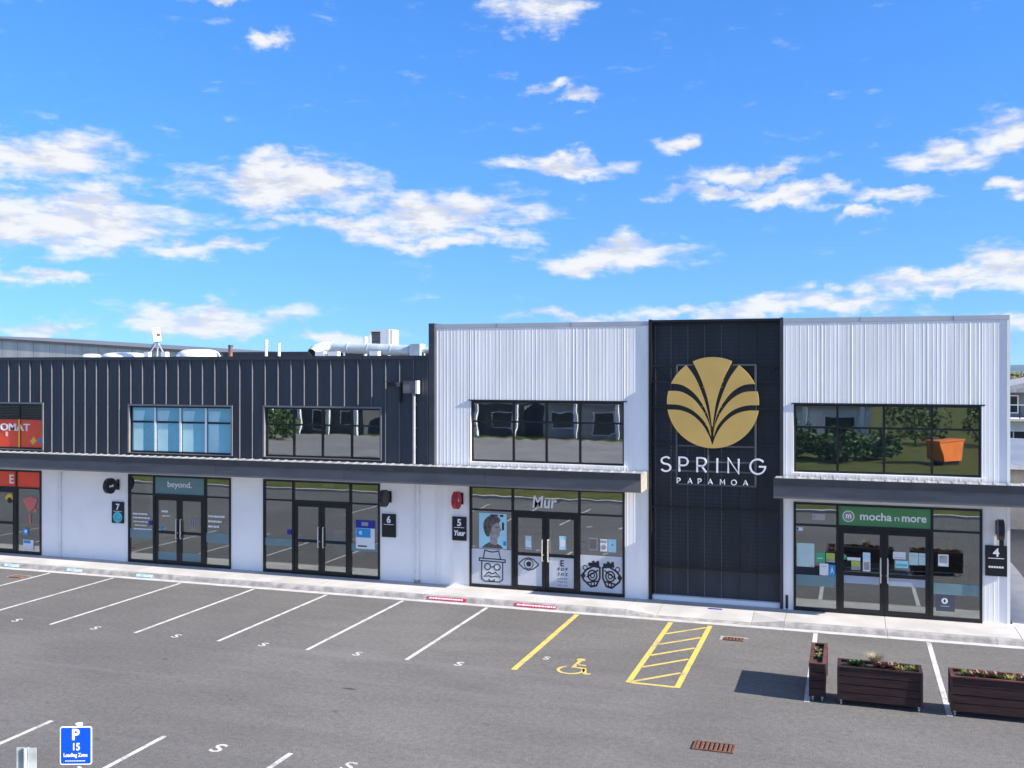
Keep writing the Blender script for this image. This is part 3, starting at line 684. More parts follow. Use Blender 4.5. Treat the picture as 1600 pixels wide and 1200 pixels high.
film('printed_shape', f_, arc(-27.3, 1.95, .2, 0, 180, 10) , M_yel); film('printed_shape', f_, arc(-27.3, 1.93, .1, 0, 340, 10), M_ink, yd - .003)
def poster(x0, x1, z0, z1, label, m, bits=(), name='poster', y=None, group=None):
    y = y or yd
    t = tag(obj(name, MB().prism(rect(x0, x1, z0, z1), y - .001, y + .0015), m), label, name.replace('_', ' '), group)
    for k, (nm, poly, mm) in enumerate(bits): obj(nm, MB().prism(poly, y - .003 - .0012 * k, y - .0015 - .0012 * k), mm, t)
    return t
poster(-26.72, -26.28, .27, .62, 'small white and blue notice low in the red shop side pane', M_paper, [('print', rect(-26.7, -26.4, .5, .6), M_blue)])
poster(-26.72, -26.5, .78, 1.0, 'small blue sticker above the notice in the red shop side pane', M_blue, [('print', arc(-26.61, .9, .06, 0, 340, 10), M_paper)], 'sticker')
# beyond.
f_, ps_, hs_, ds_ = sf7
a, c, z0, z1 = hs_[4]; film('teal_film', f_, rect(a + .003, c - .003, z0 + .003, z1 - .003), M_teal)
obj('lettering', text_mb('beyond.', -20.40, 2.62, .185, yd - .002, .004, 'CENTER', bold=.002, fit=(-20.88, -19.97)), M_sign_white, f_)
def small_print(parent, x0, x1, z, h, m=None, y=None, gap=.02, seed=0):
    """a line of print too small to read: word-length dashes"""
    rnd = random.Random(seed + int(x0 * 97) + int(z * 131)); b = MB(); x = x0; y = y or yd
    while x < x1 - .02:
        w = min(rnd.uniform(.04, .13), x1 - x); b.prism(rect(x, x + w, z, z + h), y - .003, y - .001); x += w + gap
    return obj('small_print', b, m or M_sign_white, parent)
for k, (a, c, h) in enumerate(((-22.22, -21.62, .05), (-22.22, -21.55, .04), (-22.2, -21.5, .03), (-22.15, -21.7, .03), (-22.2, -21.5, .035))): small_print(f_, a, c, 1.68 - k * .12, h)
for k in range(3): small_print(f_, -19.35, -18.75 - .1 * k, 1.72 - k * .16, .06)
small_print(ds_[0][0], -21.1, -20.85, 1.80, .06); small_print(ds_[0][0], -21.08, -20.8, 1.67, .03)
for dd in ds_:
    a, c, z0, z1 = dd[2][0]; film('pane_band', dd[0], rect(a + .002, c - .002, z0 + .002, z0 + .26), M_teal_band)  # blue-grey band across each lower pane
for k in (0, 2):
    a, c, z0, z1 = hs_[k]; film('pane_band', f_, rect(a + .002, c - .002, .92, 1.22), M_teal_band)
film('sticker_print', f_, rect(-21.62, -21.48, 1.36, 1.50), M_navy, yd - .004); film('sticker_print', ds_[0][0], rect(-21.17, -21.06, 1.23, 1.34), M_blue, yd - .004)
obj('bars_print', join(*[MB().prism(rect(-20.02 + .07 * k, -19.99 + .07 * k, 1.42, 1.68), yd - .003, yd - .001) for k in range(6)]), M_grey, ds_[1][0])
# shop 6
f_, ps_, hs_, ds_ = sf6
for k in (0, 2):
    a, c, z0, z1 = hs_[k]; film('pane_band', f_, rect(a + .002, c - .002, .95, 1.18), M_teal_band)
for dd in ds_:
    a, c, z0, z1 = dd[2][1]; film('pane_band', dd[0], rect(a + .002, c - .002, z0 + .001, z0 + .04), M_teal_band)
film('sticker_print', f_, rect(-16.50, -16.36, 1.32, 1.47), M_navy, yd - .004)
poster(-14.15, -13.52, 1.02, 1.88, 'blue and white lease poster in the right pane of unit 6', M_paper, [('header_print', rect(-14.15, -13.52, 1.64, 1.88), M_navy), ('print', rect(-14.14, -13.66, 1.36, 1.63), M_blue), ('print', rect(-13.96, -13.74, 1.71, 1.82), M_grey), ('print', rect(-14.08, -13.78, 1.08, 1.12), M_ink), ('print', arc(-13.99, 1.5, .06, 40, 320, 8), M_lblue)])
obj('exit_sign', MB().box(-15.45, -15.05, FY + .3, FY + .34, 2.78, 2.93), M_wht, dark)
# Mur
f_, ps_, hs_, ds_ = sf5
obj('lettering', text_mb('Mur', -8.20, 2.50, .33, yd - .002, .05, 'CENTER', bold=.005, shear=.12, fit=(-8.57, -7.86)), M_sign_white, f_)
for k in (0, 2):
    a, c, z0, z1 = hs_[k]; film('frosted_film', f_, rect(a + .002, c - .002, z0 + .002, 1.235), M_frost)
for dd in ds_:
    a, c, z0, z1 = dd[2][0]; film('frosted_film', dd[0], rect(a + .002, c - .002, z0 + .002, z1 - .002), M_frost)
def art(parent, strokes, w, name='line_art'):
    mb = MB()
    for s_ in strokes:
        if s_[0] == 'fill': mb.prism(s_[1], yd - .0035, yd - .001)
        else: ribbon(mb, s_[1], s_[2] if len(s_) > 2 else w, yd - .0045, yd - .001, s_[0] == 'loop')
    return obj(name, mb, M_ink, parent)
# hat, round spectacles and moustache
hx, hz = -9.80, .72
hat = [('line', [(hx - .36, hz + .50), (hx - .30, hz + .84), (hx - .14, hz + .80), (hx, hz + .78), (hx + .14, hz + .80), (hx + .26, hz + .84), (hx + .34, hz + .50)]), ('loop', [(hx - .52, hz + .52), (hx + .52, hz + .50), (hx + .52, hz + .40), (hx - .52, hz + .42)]),
 ('line', [(hx - .42, hz + .42), (hx - .42, hz - .28), (hx - .30, hz - .38), (hx + .30, hz - .38), (hx + .42, hz - .28), (hx + .42, hz + .40)]), ('loop', arc(hx - .18, hz + .20, .12, 0, 345, 16)), ('loop', arc(hx + .2, hz + .20, .12, 0, 345, 16)), ('line', [(hx - .06, hz + .2), (hx + .08, hz + .2)]),
 ('line', [(hx, hz - .08), (hx - .14, hz - .01), (hx - .32, hz - .2), (hx - .14, hz - .16), (hx, hz - .2), (hx + .14, hz - .16), (hx + .32, hz - .2), (hx + .14, hz - .01), (hx, hz - .08)]), ('line', arc(hx - .02, hz - .24, .13, 200, 340, 8))]
art(f_, [(a, [(hx + (x - hx) * .76, .31 + (z - .34) * .73) for x, z in p]) for a, p in hat], .03)
ex, ez = -8.70, .88
art(ds_[0][0], [('line', [(ex - .30, ez), (ex - .15, ez + .13), (ex, ez + .175), (ex + .15, ez + .13), (ex + .30, ez)]), ('line', [(ex - .30, ez), (ex - .15, ez - .13), (ex, ez - .175), (ex + .15, ez - .13), (ex + .30, ez)]), ('loop', arc(ex, ez, .135, 0, 345, 18), .022), ('fill', arc(ex, ez, .075, 0, 345, 16))], .03)
E_ = MB(); obj('chart_letters', join(text_mb('E', -7.72, .88, .16, yd - .001, .003, bold=.006), text_mb('F D P', -7.70, .75, .085, yd - .001, .003, bold=.003), text_mb('T O Z', -7.70, .615, .075, yd - .001, .003, bold=.003), text_mb('L P E D F', -7.70, .50, .05, yd - .001, .003), text_mb('P E C F D', -7.70, .41, .045, yd - .001, .003), text_mb('E D F C Z P', -7.70, .32, .04, yd - .001, .003)), M_ink, ds_[1][0])
def phoropter(cx, s):
    o = []
    o += [('fill', [(cx - .19, .95), (cx + .19, .95), (cx + .17, 1.12), (cx + .09, 1.12), (cx + .09, 1.08), (cx + .02, 1.08), (cx + .02, 1.12), (cx - .06, 1.12), (cx - .06, 1.06), (cx - .19, 1.06)][::1])]
    body = [(cx - s * .2, .93), (cx + s * .02, .96), (cx + s * .26, .84), (cx + s * .42, .66), (cx + s * .34, .52), (cx + s * .10, .34), (cx - s * .08, .38), (cx - s * .2, .62)]
    o += [('loop', body, .06), ('loop', arc(cx + s * .05, .68, .15, 0, 345, 16), .05), ('loop', arc(cx + s * .05, .68, .07, 0, 345, 12), .04), ('loop', arc(cx + s * .30, .90, .07, 0, 345, 12), .03), ('loop', arc(cx + s * .04, .43, .06, 0, 345, 12), .035), ('line', [(cx - s * .15, .85), (cx + s * .25, .62)], .045), ('fill', arc(cx + s * .36, .66, .07, 0, 345, 10)), ('line', [(cx - s * .12, .52), (cx + s * .22, .46)], .05)]
    return o
art(f_, [(o[0], [(-6.59 + (x + 6.54) * .84, .36 + (z - .34) * .93) for x, z in o[1]]) + tuple(w * .85 for w in o[2:]) for o in phoropter(-6.79, -1) + phoropter(-6.29, 1)], .03)
t = poster(-10.20, -9.36, 1.26, 2.27, 'large pale blue eyewear poster with a portrait beside the clinic doors', M_lblue, [
 ('portrait_collar', [(-10.12, 1.27), (-9.46, 1.27), (-9.54, 1.36), (-9.70, 1.42), (-9.88, 1.44), (-10.02, 1.36)], M_hair),
 ('portrait_neck', [(-9.84, 1.38), (-9.66, 1.36), (-9.64, 1.48), (-9.66, 1.62), (-9.88, 1.64)], M_skin),
 ('portrait_face', smooth_poly([(-9.92, 1.95), (-9.82, 2.08), (-9.66, 2.08), (-9.58, 1.98), (-9.55, 1.86), (-9.52, 1.78), (-9.57, 1.74), (-9.58, 1.64), (-9.66, 1.55), (-9.80, 1.58), (-9.90, 1.70), (-9.92, 1.95)])[:-1], M_skin),
 ('portrait_hair', smooth_poly([(-9.60, 2.0), (-9.68, 1.99), (-9.78, 1.93), (-9.83, 1.84), (-9.85, 1.72), (-9.90, 1.60), (-9.98, 1.62), (-10.04, 1.74), (-10.07, 1.90), (-10.03, 2.06), (-9.92, 2.17), (-9.76, 2.21), (-9.62, 2.17), (-9.55, 2.08), (-9.60, 2.0)])[:-1], M_hair),
 ('portrait_eye', [(-9.68, 1.86), (-9.60, 1.87), (-9.60, 1.885), (-9.68, 1.88)], M_ink),
 ('print', rect(-9.50, -9.44, 1.80, 2.02), M_ink), ('print', rect(-9.86, -9.62, 2.20, 2.235), M_ink), ('print', rect(-9.56, -9.46, 2.18, 2.235), M_ink), ('print', rect(-9.46, -9.38, 1.36, 1.48), M_blue)])
poster(-8.80, -8.62, 1.30, 1.68, 'small pale notice on the left clinic door above the eye drawing', M_lblue, [('print', rect(-8.78, -8.64, 1.36, 1.55), M_paper), ('print', rect(-8.80, -8.62, 1.33, 1.345), M_ink)], 'notice')
poster(-7.80, -7.60, 1.34, 1.72, 'small pale notice on the right clinic door above the eye chart', M_lblue, [('print', rect(-7.78, -7.62, 1.42, 1.62), M_paper)], 'notice')
poster(-6.62, -6.42, 1.36, 1.70, 'left of two pale cards in the clinic side pane', M_paper, [('print', rect(-6.61, -6.44, 1.60, 1.66), M_grey), ('print', arc(-6.52, 1.48, .07, 0, 345, 10), M_grey)], 'card')
poster(-6.39, -6.17, 1.35, 1.71, 'right of two pale cards in the clinic side pane', M_lblue, [('print', arc(-6.28, 1.55, .02, 0, 345, 8), M_ink)], 'card')
poster(-6.95, -6.70, 1.38, 1.72, 'grey framed drawing left of the pale cards in the clinic side pane', M_grey, [('print', rect(-6.93, -6.72, 1.41, 1.69), cl('dark_grey_print', (.13, .13, .13)))], 'framed_card')
# mocha n more
f_, ps_, hs_, ds_ = sf4
a, c, z0, z1 = hs_[4]; film('green_film', f_, rect(a + .003, c - .003, z0 + .003, z1 - .003), M_green)
obj('lettering', text_mb('mocha', .17, 2.555, .19, yd - .002, .006, 'LEFT', bold=.006, fit=(.19, .955)), M_sign_white, f_)
obj('lettering', text_mb('n', 1.02, 2.555, .15, yd - .002, .004, 'LEFT', fit=(1.02, 1.13)), M_sign_white, f_)
obj('lettering', text_mb('more', 1.18, 2.555, .19, yd - .002, .006, 'LEFT', bold=.006, fit=(1.19, 1.77)), M_sign_white, f_)
lg = MB(); ribbon(lg, arc(-.09, 2.63, .135, 0, 350, 28), .022, yd - .006, yd - .002, True); lg2 = text_mb('m', -.09, 2.585, .13, yd - .002, .004, 'CENTER', bold=.008)
obj('logo_ring', lg, M_sign_white, f_); obj('logo_letter', lg2, M_sign_white, f_); film('logo_disc', f_, arc(-.09, 2.63, .108, 0, 345, 20), M_grey, yd - .003)
for k in (0, 2):
    a, c, z0, z1 = hs_[k]; film('pane_band', f_, rect(a + .002, c - .002, .78, 1.06) , M_teal_band)
for dd in ds_:
    a, c, z0, z1 = dd[2][0]; film('pane_band', dd[0], rect(a + .002, c - .002, z1 - .2, z1 - .002), mat('pale_pane_band', (.34, .40, .48), .4, 0, .03, 2))
poster(-1.37, -.93, 1.27, 1.88, 'pale green blank menu board hung in the left cafe pane', M_pgreen, [('print', rect(-1.02, -.96, 1.29, 1.31), M_pink)], 'menu_board')
poster(-.88, -.66, 1.40, 1.66, 'green card in the left cafe pane right of the menu board', M_grn, [('print', rect(-.86, -.72, 1.5, 1.52), M_paper)], 'card')
poster(-.64, -.42, 1.42, 1.66, 'lime and tan card in the left cafe pane next to the mullion', M_lime, [('print', rect(-.63, -.43, 1.43, 1.50), M_skin)], 'card')
poster(-.80, -.58, 1.08, 1.38, 'white sheet under the green card in the left cafe pane', M_paper, [('print', rect(-.78, -.62, 1.3, 1.31), M_grey)], 'notice')
poster(-.57, -.41, 1.05, 1.36, 'blue printed leaflet beside the white sheet in the left cafe pane', M_blue, [('print', [(-.54, 1.1), (-.49, 1.32), (-.44, 1.1), (-.49, 1.2)], M_paper)], 'leaflet')
poster(.26, .44, 1.24, 1.72, 'tall pale sheet on the left cafe door beside the handle', M_paper, [('print', rect(.28, .42, 1.28, 1.48), M_skin), ('print', rect(.28, .42, 1.55, 1.68), M_lblue)], 'notice')
poster(-.12, .20, 1.50, 1.58, 'narrow cream strip sign on the left cafe door', M_paper, [], 'notice'); poster(-.02, .20, 1.26, 1.49, 'lime and brown flyer under the strip sign on the cafe door', M_lime, [('print', rect(-.02, .20, 1.26, 1.36), M_skin)], 'flyer')
tag(obj('sticker', MB().prism(arc(-.20, 1.58, .07, 0, 345, 16), yd - .002, yd + .001), M_grn), 'round bright green sticker on the left cafe door', 'sticker')
poster(.98, 1.28, 1.60, 1.78, 'white sheet high on the right cafe door', M_paper, [('print', rect(1.0, 1.26, 1.63, 1.64), M_grey)], 'notice'); poster(1.04, 1.34, 1.38, 1.56, 'pale blue printed sheet on the right cafe door under the white one', M_lblue, [('print', rect(1.06, 1.32, 1.42, 1.48), M_cyan)], 'notice')
poster(1.36, 1.58, 1.47, 1.78, 'left of two pale green sheets on the right cafe door', M_pgreen, [('print', rect(1.38, 1.56, 1.7, 1.71), M_grey)], 'notice'); poster(1.59, 1.78, 1.48, 1.78, 'right of two pale green sheets on the right cafe door', M_pgreen, [('print', rect(1.61, 1.76, 1.7, 1.71), M_grey)], 'notice')
poster(2.04, 2.28, 1.48, 1.78, 'white framed photo card in the right cafe pane', M_paper, [('print', rect(2.07, 2.25, 1.56, 1.74), M_grey), ('print', rect(2.06, 2.26, 1.5, 1.53), M_lblue)], 'card')
poster(1.99, 2.42, .36, .78, 'dark square decal with a white ring low in the right cafe pane', cl('slate_print', (.06, .07, .10)), [('print', arc(2.19, .62, .075, 0, 345, 16), M_paper), ('print', [(2.16, .62), (2.19, .67), (2.22, .62), (2.19, .57)], M_ink), ('print', rect(2.09, 2.29, .48, .50), M_grey)], 'decal')
poster(-.98, -.66, 2.50, 2.66, 'faint pale card in the upper left cafe pane', cl('dim_card', (.40, .40, .40)), [('print', rect(-.96, -.88, 2.55, 2.62), M_grey)], 'card')
poster(-1.38, -1.22, 2.20, 2.29, 'tiny white sticker in the top corner of the left cafe pane', M_paper, [('print', rect(-1.37, -1.33, 2.21, 2.28), M_navy)], 'sticker')

# ---------------------------------------------------------------- a little furniture behind the glass
M_ply = mat('pale_ply', (.45, .36, .25), .6, 0, .1, 4)
def counter(x0, x1, y, label):
    t = tag(empty('shop_counter', ((x0 + x1) / 2, y, .135)), label, 'counter', 'shop counters behind the glass'); obj('front_panel', MB().box(x0, x1, y, y + .55, .136, 1.0), M_wht, t); obj('worktop', MB().box(x0 - .05, x1 + .05, y - .06, y + .6, 1.001, 1.05), M_ply, t)
def shelves(x0, x1, y, label, seed):
    rnd = random.Random(seed); t = tag(empty('shelf_unit', ((x0 + x1) / 2, y, .135)), label, 'shelves', 'shelf units behind the glass')
    for x in (x0, x1 - .04): obj('upright', MB().box(x, x + .04, y, y + .35, .136, 2.2), M_ply, t)
    for z in (.3, .75, 1.2, 1.65, 2.1):
        sh = obj('shelf', MB().box(x0 + .041, x1 - .041, y, y + .34, z, z + .03), M_ply, t); x = x0 + .1
        while x < x1 - .25:
            w = rnd.uniform(.08, .22); obj('stock_box', MB().box(x, x + w, y + .04, y + .25, z + .031, z + rnd.uniform(.15, .34)), rnd.choice((M_paper, M_cyan, M_lime, M_grey, M_orange, M_lblue)), sh); x += w + rnd.uniform(.03, .2)
counter(-21.6, -20.0, 30.4, 'white counter inside the teal shop'); counter(-16.6, -15.4, 30.6, 'white counter inside the empty unit 6'); counter(-8.9, -7.3, 30.4, 'white counter inside the eye clinic'); counter(-.6, 1.6, 30.2, 'white counter inside the cafe')
shelves(-20.2, -18.6, 31.7, 'stocked shelves inside the teal shop', 1); shelves(-10.6, -9.2, 31.7, 'stocked shelves at the left inside the clinic', 2); shelves(-7.0, -5.7, 31.7, 'stocked shelves at the right inside the clinic', 3); shelves(1.4, 3.2, 31.7, 'stocked shelves inside the cafe', 4); shelves(-28.6, -26.2, 31.7, 'stocked shelves inside the red shop', 5)

# ---------------------------------------------------------------- unit number boards and projecting signs
def board(x0, x1, z0, z1, ch, label, extra):
    y = FY - .045
    t = tag(obj('unit_board', MB().box(x0, x1, y, FY - .0165, z0, z1), M_blackpaint), label, 'sign', 'unit number boards'); w = x1 - x0; cx = (x0 + x1) / 2
    obj('numeral', text_mb(ch, cx, z1 - .26, .19, y, .008, bold=.008), M_sign_white, t)
    obj('rule', MB().box(cx - w * .36, cx + w * .36, y - .006, y, z1 - .32, z1 - .305), M_sign_white, t)
    extra(t, cx, z0, z1, y, w)
def ex7(t, cx, z0, z1, y, w):
    obj('logo_disc', MB().prism(arc(cx, z0 + .19, .18, 0, 345, 24), y - .006, y), mat('turquoise_print', (.08, .56, .62), .4), t)
    mb = MB(); ribbon(mb, arc(cx - .02, z0 + .20, .07, 30, 300, 10), .018, y - .009, y - .006); ribbon(mb, arc(cx + .06, z0 + .17, .06, 200, 420, 8), .016, y - .009, y - .006); obj('logo_mark', mb, mat('deep_teal_print', (.02, .22, .27), .4), t)
def ex5(t, cx, z0, z1, y, w): obj('lettering', text_mb('Yuur', cx, z0 + .15, .14, y, .008, bold=.010, shear=.2, sx=.84), M_sign_white, t)
def ex4(t, cx, z0, z1, y, w): obj('small_print', join(*[MB().box(cx - .17 + k * .058, cx - .125 + k * .058, y - .006, y, z0 + .2, z0 + .245) for k in range(6)]), M_sign_white, t)
board(-23.03, -22.56, 1.37, 2.07, '7', 'black number 7 board with turquoise disc left of the teal shop doors', ex7)
board(-13.27, -12.82, 1.42, 2.11, '6', 'black number 6 board right of the lease poster', lambda *a: None)
board(-11.02, -10.58, 1.44, 2.13, '5', 'black number 5 board with white script left of the clinic', ex5)
board(3.11, 3.60, 1.32, 2.07, '4', 'black number 4 board on the ribbed wall at the right end', ex4)
M_redpaint = mat('red_sign_paint', (.42, .012, .02), .35, 0, .05, 4)
def projecting(x, z, m, label, txt=None, hgt=.25, wid=.25):
    t = tag(empty('projecting_sign', (x, FY - .02, z)), label, 'sign', 'projecting blade signs under the awning'); yc = FY - .42
    n = 28; b = MB(); pts = [(yc + wid * math.cos(2 * math.pi * k / n), z + hgt * math.sin(2 * math.pi * k / n)) for k in range(n)]
    for s_ in (-.06, .06): b.v += [(x + s_, y, zz) for y, zz in pts]
    b.f += [tuple(range(n))[::-1], tuple(range(n, 2 * n))] + [(k, (k + 1) % n, n + (k + 1) % n, n + k) for k in range(n)]
    obj('disc', b, m, t)
    r = MB(); r.tube([(x + .061, yc + wid * .98 * math.cos(2 * math.pi * k / n), z + hgt * .98 * math.sin(2 * math.pi * k / n)) for k in range(n + 1)], .012, 6, False); obj('rim', r, m, t)
    obj('arm', MB().box(x - .02, x + .02, yc + wid - .005, FY - .041, z - .04, z + .04), M_blackpaint, t); obj('wall_plate', MB().box(x - .06, x + .06, FY - .04, FY - .0175, z - .17, z + .17), M_blackpaint, t)
    if txt:
        tm = text_mb(txt, 0, 0, .075, 0, .004, 'CENTER', bold=.006); mb = MB(); mb.v = [(x + .066 - v[1], yc + v[0], z - .035 + v[2]) for v in tm.v]; mb.f = tm.f; obj('lettering', mb, M_sign_white, t)
    return t
projecting(-22.80, 2.63, M_blackpaint, 'round black projecting sign with white print above the number 7 board', 'ow8', .25, .25)
projecting(-13.02, 2.62, M_blackpaint, 'blank black oval projecting sign above the number 6 board', None, .25, .25)
projecting(-10.74, 2.66, M_redpaint, 'red oval projecting sign above the number 5 board', 'C', .25, .25)
projecting(3.40, 2.52, M_blackpaint, 'black projecting sign seen edge on above the number 4 board', None, .25, .25)
tag(obj('conduit_box', MB().box(3.42, 3.52, FY - .1, FY - .017, 2.07, 2.36), M_blackpaint), 'narrow black cable box between projecting sign and number 4 board', 'cable box')

# ---------------------------------------------------------------- pipes, camera, labels on the wall
def downpipe(x, z0, z1, m, label, r=.045, spreader=False):
    t = tag(empty('downpipe', (x, FY - .06, z0)), label, 'downpipe', 'rainwater pipes on the shop wall')
    obj('pipe', MB().tube([(x, FY - .058, z0), (x, FY - .058, z1)], r, 12), m, t, True)
    for z in (z0 + .5, (z0 + z1) / 2, z1 - .35): obj('clip', MB().box(x - r - .012, x + r + .012, FY - .058, FY - .003, z - .02, z + .02), m, t)
    return t
t = downpipe(-25.14, .14, 3.12, M_wht, 'white downpipe on the plain wall between red shop and number 7')
obj('elbow', MB().tube([(-25.14, FY - .07, 3.0), (-25.0, FY - .09, 3.05), (-24.8, FY - .1, 3.06)], .045, 8), M_wht, t)
t = downpipe(-12.12, .14, 3.12, M_wht, 'thick white downpipe between number 6 and number 5 boards', .065); obj('foot', MB().tube([(-12.12, FY - .058, .132), (-12.12, FY - .058, .22)], .085, 12), M_kerb, t)
t = downpipe(-12.22, 3.62, 5.72, mat('grey_painted_pipe', (.36, .36, .37), .4, .2, .05, 4), 'grey upper downpipe under the dark rain head beside the white block', .05)
obj('rain_head', MB().box(-12.50, -12.10, FY - .22, FY - .046, 5.70, 6.06), M_fascia, t); obj('rain_head_side', MB().box(-12.098, -12.03, FY - .235, FY - .046, 5.69, 6.07), M_wht, t)
obj('rim', MB().box(-12.52, -12.101, FY - .235, FY - .046, 6.061, 6.085), M_cap, t)
t = tag(empty('security_camera', (-12.68, FY - .05, 5.95)), 'small black security camera left of the rain head', 'camera')
obj('body', MB().tube([(-13.0, FY - .25, 5.94), (-12.74, FY - .2, 5.98)], .05, 10), M_blackpaint, t, True); obj('mount', MB().box(-12.76, -12.64, FY - .16, FY - .045, 5.9, 6.02), M_trim, t); obj('hood', MB().box(-13.04, -12.76, FY - .30, FY - .15, 6.03, 6.045), M_blackpaint, t)
obj('cable_box', MB().box(-12.70, -12.64, FY - .08, FY - .044, 5.42, 5.88), M_blackpaint, t)
M_kred = mat('red_kerb_label', (.55, .02, .07), .5, 0, .08, 12); M_kblue = mat('pale_blue_kerb_paint', (.42, .60, .62), .6, 0, .12, 12)
def kerb_label(x0, x1, m, label, marks=True):
    P0, P1 = Vector((0, 25.985, .030)), Vector((0, 26.032, .106)); n_ = (P1 - P0).cross(Vector((1, 0, 0))).normalized() * -1
    if n_.y > 0: n_ = -n_
    def plate(mb, a, c, u, v, h):
        q = [P0 + (P1 - P0) * u, P0 + (P1 - P0) * v]; i = len(mb.v)
        for e in (.001, h): mb.v += [(a, q[0].y + n_.y * e, q[0].z + n_.z * e), (c, q[0].y + n_.y * e, q[0].z + n_.z * e), (c, q[1].y + n_.y * e, q[1].z + n_.z * e), (a, q[1].y + n_.y * e, q[1].z + n_.z * e)]
        mb.f += [(i + 4, i + 5, i + 6, i + 7), (i + 3, i + 2, i + 1, i), (i, i + 1, i + 5, i + 4), (i + 1, i + 2, i + 6, i + 5), (i + 2, i + 3, i + 7, i + 6), (i + 3, i, i + 4, i + 7)]
        return mb
    t = tag(obj('kerb_label', plate(MB(), x0, x1, 0, 1, .006), m), label, 'kerb label', 'painted labels along the kerb')
    if marks:
        b = MB(); rnd = random.Random(int(x0 * 10)); x = x0 + .06
        while x < x1 - .1: w = rnd.uniform(.03, .09); plate(b, x, x + w, .3, .7, .009); x += w + .02
        obj('small_print', b, M_sign_white, t)
kerb_label(-11.18, -10.02, M_kred, 'red kerb label with white print in front of number 5'); kerb_label(-8.62, -7.45, M_kred, 'red kerb label in front of the clinic doors')
for a, c, l in ((-26.05, -25.45, 'leftmost pale blue painted kerb mark'), (-23.55, -22.95, 'middle pale blue kerb mark left of the teal shop'), (-20.9, -20.3, 'pale blue kerb mark in front of the teal shop doors')): kerb_label(a, c, M_kblue, l, False)
tag(obj('floor_sticker', MB().slab([(-3.58, 26.86), (-3.22, 26.86), (-3.22, 26.98), (-3.58, 26.98)], .1305, .1345), M_navy), 'small blue sticker on the footpath below the tower', 'sticker')

# ================================================================== ROOFTOP
def duct():
    t = tag(empty('roof_duct', (-14, 30.5, 6.45)), 'big galvanised roof duct with open elbow pointing left', 'duct'); y = 30.2
    pts = [(-16.86, y - .5, 6.93), (-16.82, y - .36, 7.06), (-16.68, y - .15, 7.14), (-16.45, y, 7.15)] ; p2 = [(-16.45, y, 7.15), (-13.5, y, 7.0)]
    obj('elbow', MB().tube(pts, .19, 18, False), M_galv2, t, True); obj('elbow_inside', MB().tube([(-16.855, y - .48, 6.95), (-16.83, y - .40, 7.02)], .175, 16), M_hole, t)
    obj('pipe', MB().tube(p2, .18, 18), M_galv2, t, True)
    for k in (0.02, .22, .47, .75, .97):
        x = -16.45 + 2.95 * k; z = 7.15 - .15 * k; obj('band', MB().tube([(x - .015, y, z), (x + .015, y, z - .001)], .19, 18), M_galv, t, True)
    obj('box_end', MB().box(-13.5, -13.15, y - .22, y + .22, 6.75, 7.22), M_galv2, t)
    for x in (-15.9, -14.6, -13.4): obj('leg', MB().box(x - .03, x + .03, y - .16, y - .12, 6.45, 7.0), M_galv, t)
    obj('branch', MB().tube([(-13.15, y, 7.02), (-12.6, y, 6.98), (-12.35, y, 6.93), (-11.9, y, 6.93)], .1, 12), M_galv2, t, True)
duct()
t = tag(empty('air_conditioner', (-15.7, 32.6, 6.45)), 'boxy air conditioning unit standing behind the roof duct', 'air conditioner'); y = 32.4
obj('casing', MB().holes(-16.13, -15.38, 7.05, 7.80, [(-16.09, -15.72, 7.10, 7.73)], y, y + .5), M_wht, t); obj('grille', join(*[MB().box(-16.09, -15.72, y + .03, y + .04, 7.10 + k * .05, 7.108 + k * .05) for k in range(12)]), M_galv, t); obj('core', MB().box(-16.09, -15.72, y + .1, y + .45, 7.1, 7.73), mat('coil_dark', (.10, .09, .05), .6, 0, .2, 20), t)
obj('side_panel', MB().box(-15.378, -15.26, y + .02, y + .52, 7.04, 7.79), M_wht, t); obj('stand', join(*[MB().box(x, x + .05, y + .1, y + .4, 6.45, 7.04) for x in (-16.1, -15.5)]), M_galv, t)
def roof_dome(cx, cy, rx, ry, z0, h, label):
    b = MB(); n, m = 28, 6; i0 = 0
    for k in range(m + 1):
        a = k / m * math.pi / 2; rr = math.cos(a) ** .45 if k < m else .02; zz = z0 + h * (math.sin(a) if k else 0)
        b.v += [(cx + rx * rr * math.cos(2 * math.pi * j / n), cy + ry * rr * math.sin(2 * math.pi * j / n), zz) for j in range(n)]
    for k in range(m):
        for j in range(n): b.f.append((k * n + j, k * n + (j + 1) % n, (k + 1) * n + (j + 1) % n, (k + 1) * n + j))
    t = tag(empty('skylight_dome', (cx, cy, 6.45)), label, 'skylight', 'domed skylights on the dark roof'); obj('dome', b, mat('opal_plastic', (.82, .82, .80), .35, 0, .02, 3), t, True); obj('upstand', MB().tube([(cx, cy, 6.45), (cx, cy, z0 + .002)], rx * .9, 20), M_galv, t)
roof_dome(-22.58, 31.5, .82, .7, 6.82, .31, 'tall white domed skylight right of the rooftop antenna'); roof_dome(-25.85, 31.5, .92, .7, 6.82, .21, 'low white domed skylight left of the rooftop antenna')
roof_dome(-27.35, 31.5, .36, .4, 6.80, .19, 'small pale domed vent toward the left roof end')
t = tag(empty('antenna_stand', (-24.1, 31.0, 6.45)), 'white box antenna on a splayed tripod on the dark roof', 'antenna'); ax, ay = -24.0, 31.0
obj('mast', MB().tube([(ax, ay, 6.5), (ax + .03, ay, 7.6)], .025, 8), M_galv, t)
for dx, dy in ((-.32, -.1), (.42, -.1), (.05, .4)): l_ = obj('leg', MB().tube([(ax + .02, ay, 7.4), (ax + dx, ay + dy, 6.9)], .02, 6), M_galv, t); obj('foot', MB().box(ax + dx - .1, ax + dx + .1, ay + dy - .1, ay + dy + .1, 6.45, 7.03 if dy < 0 else 6.95), M_wht, t)
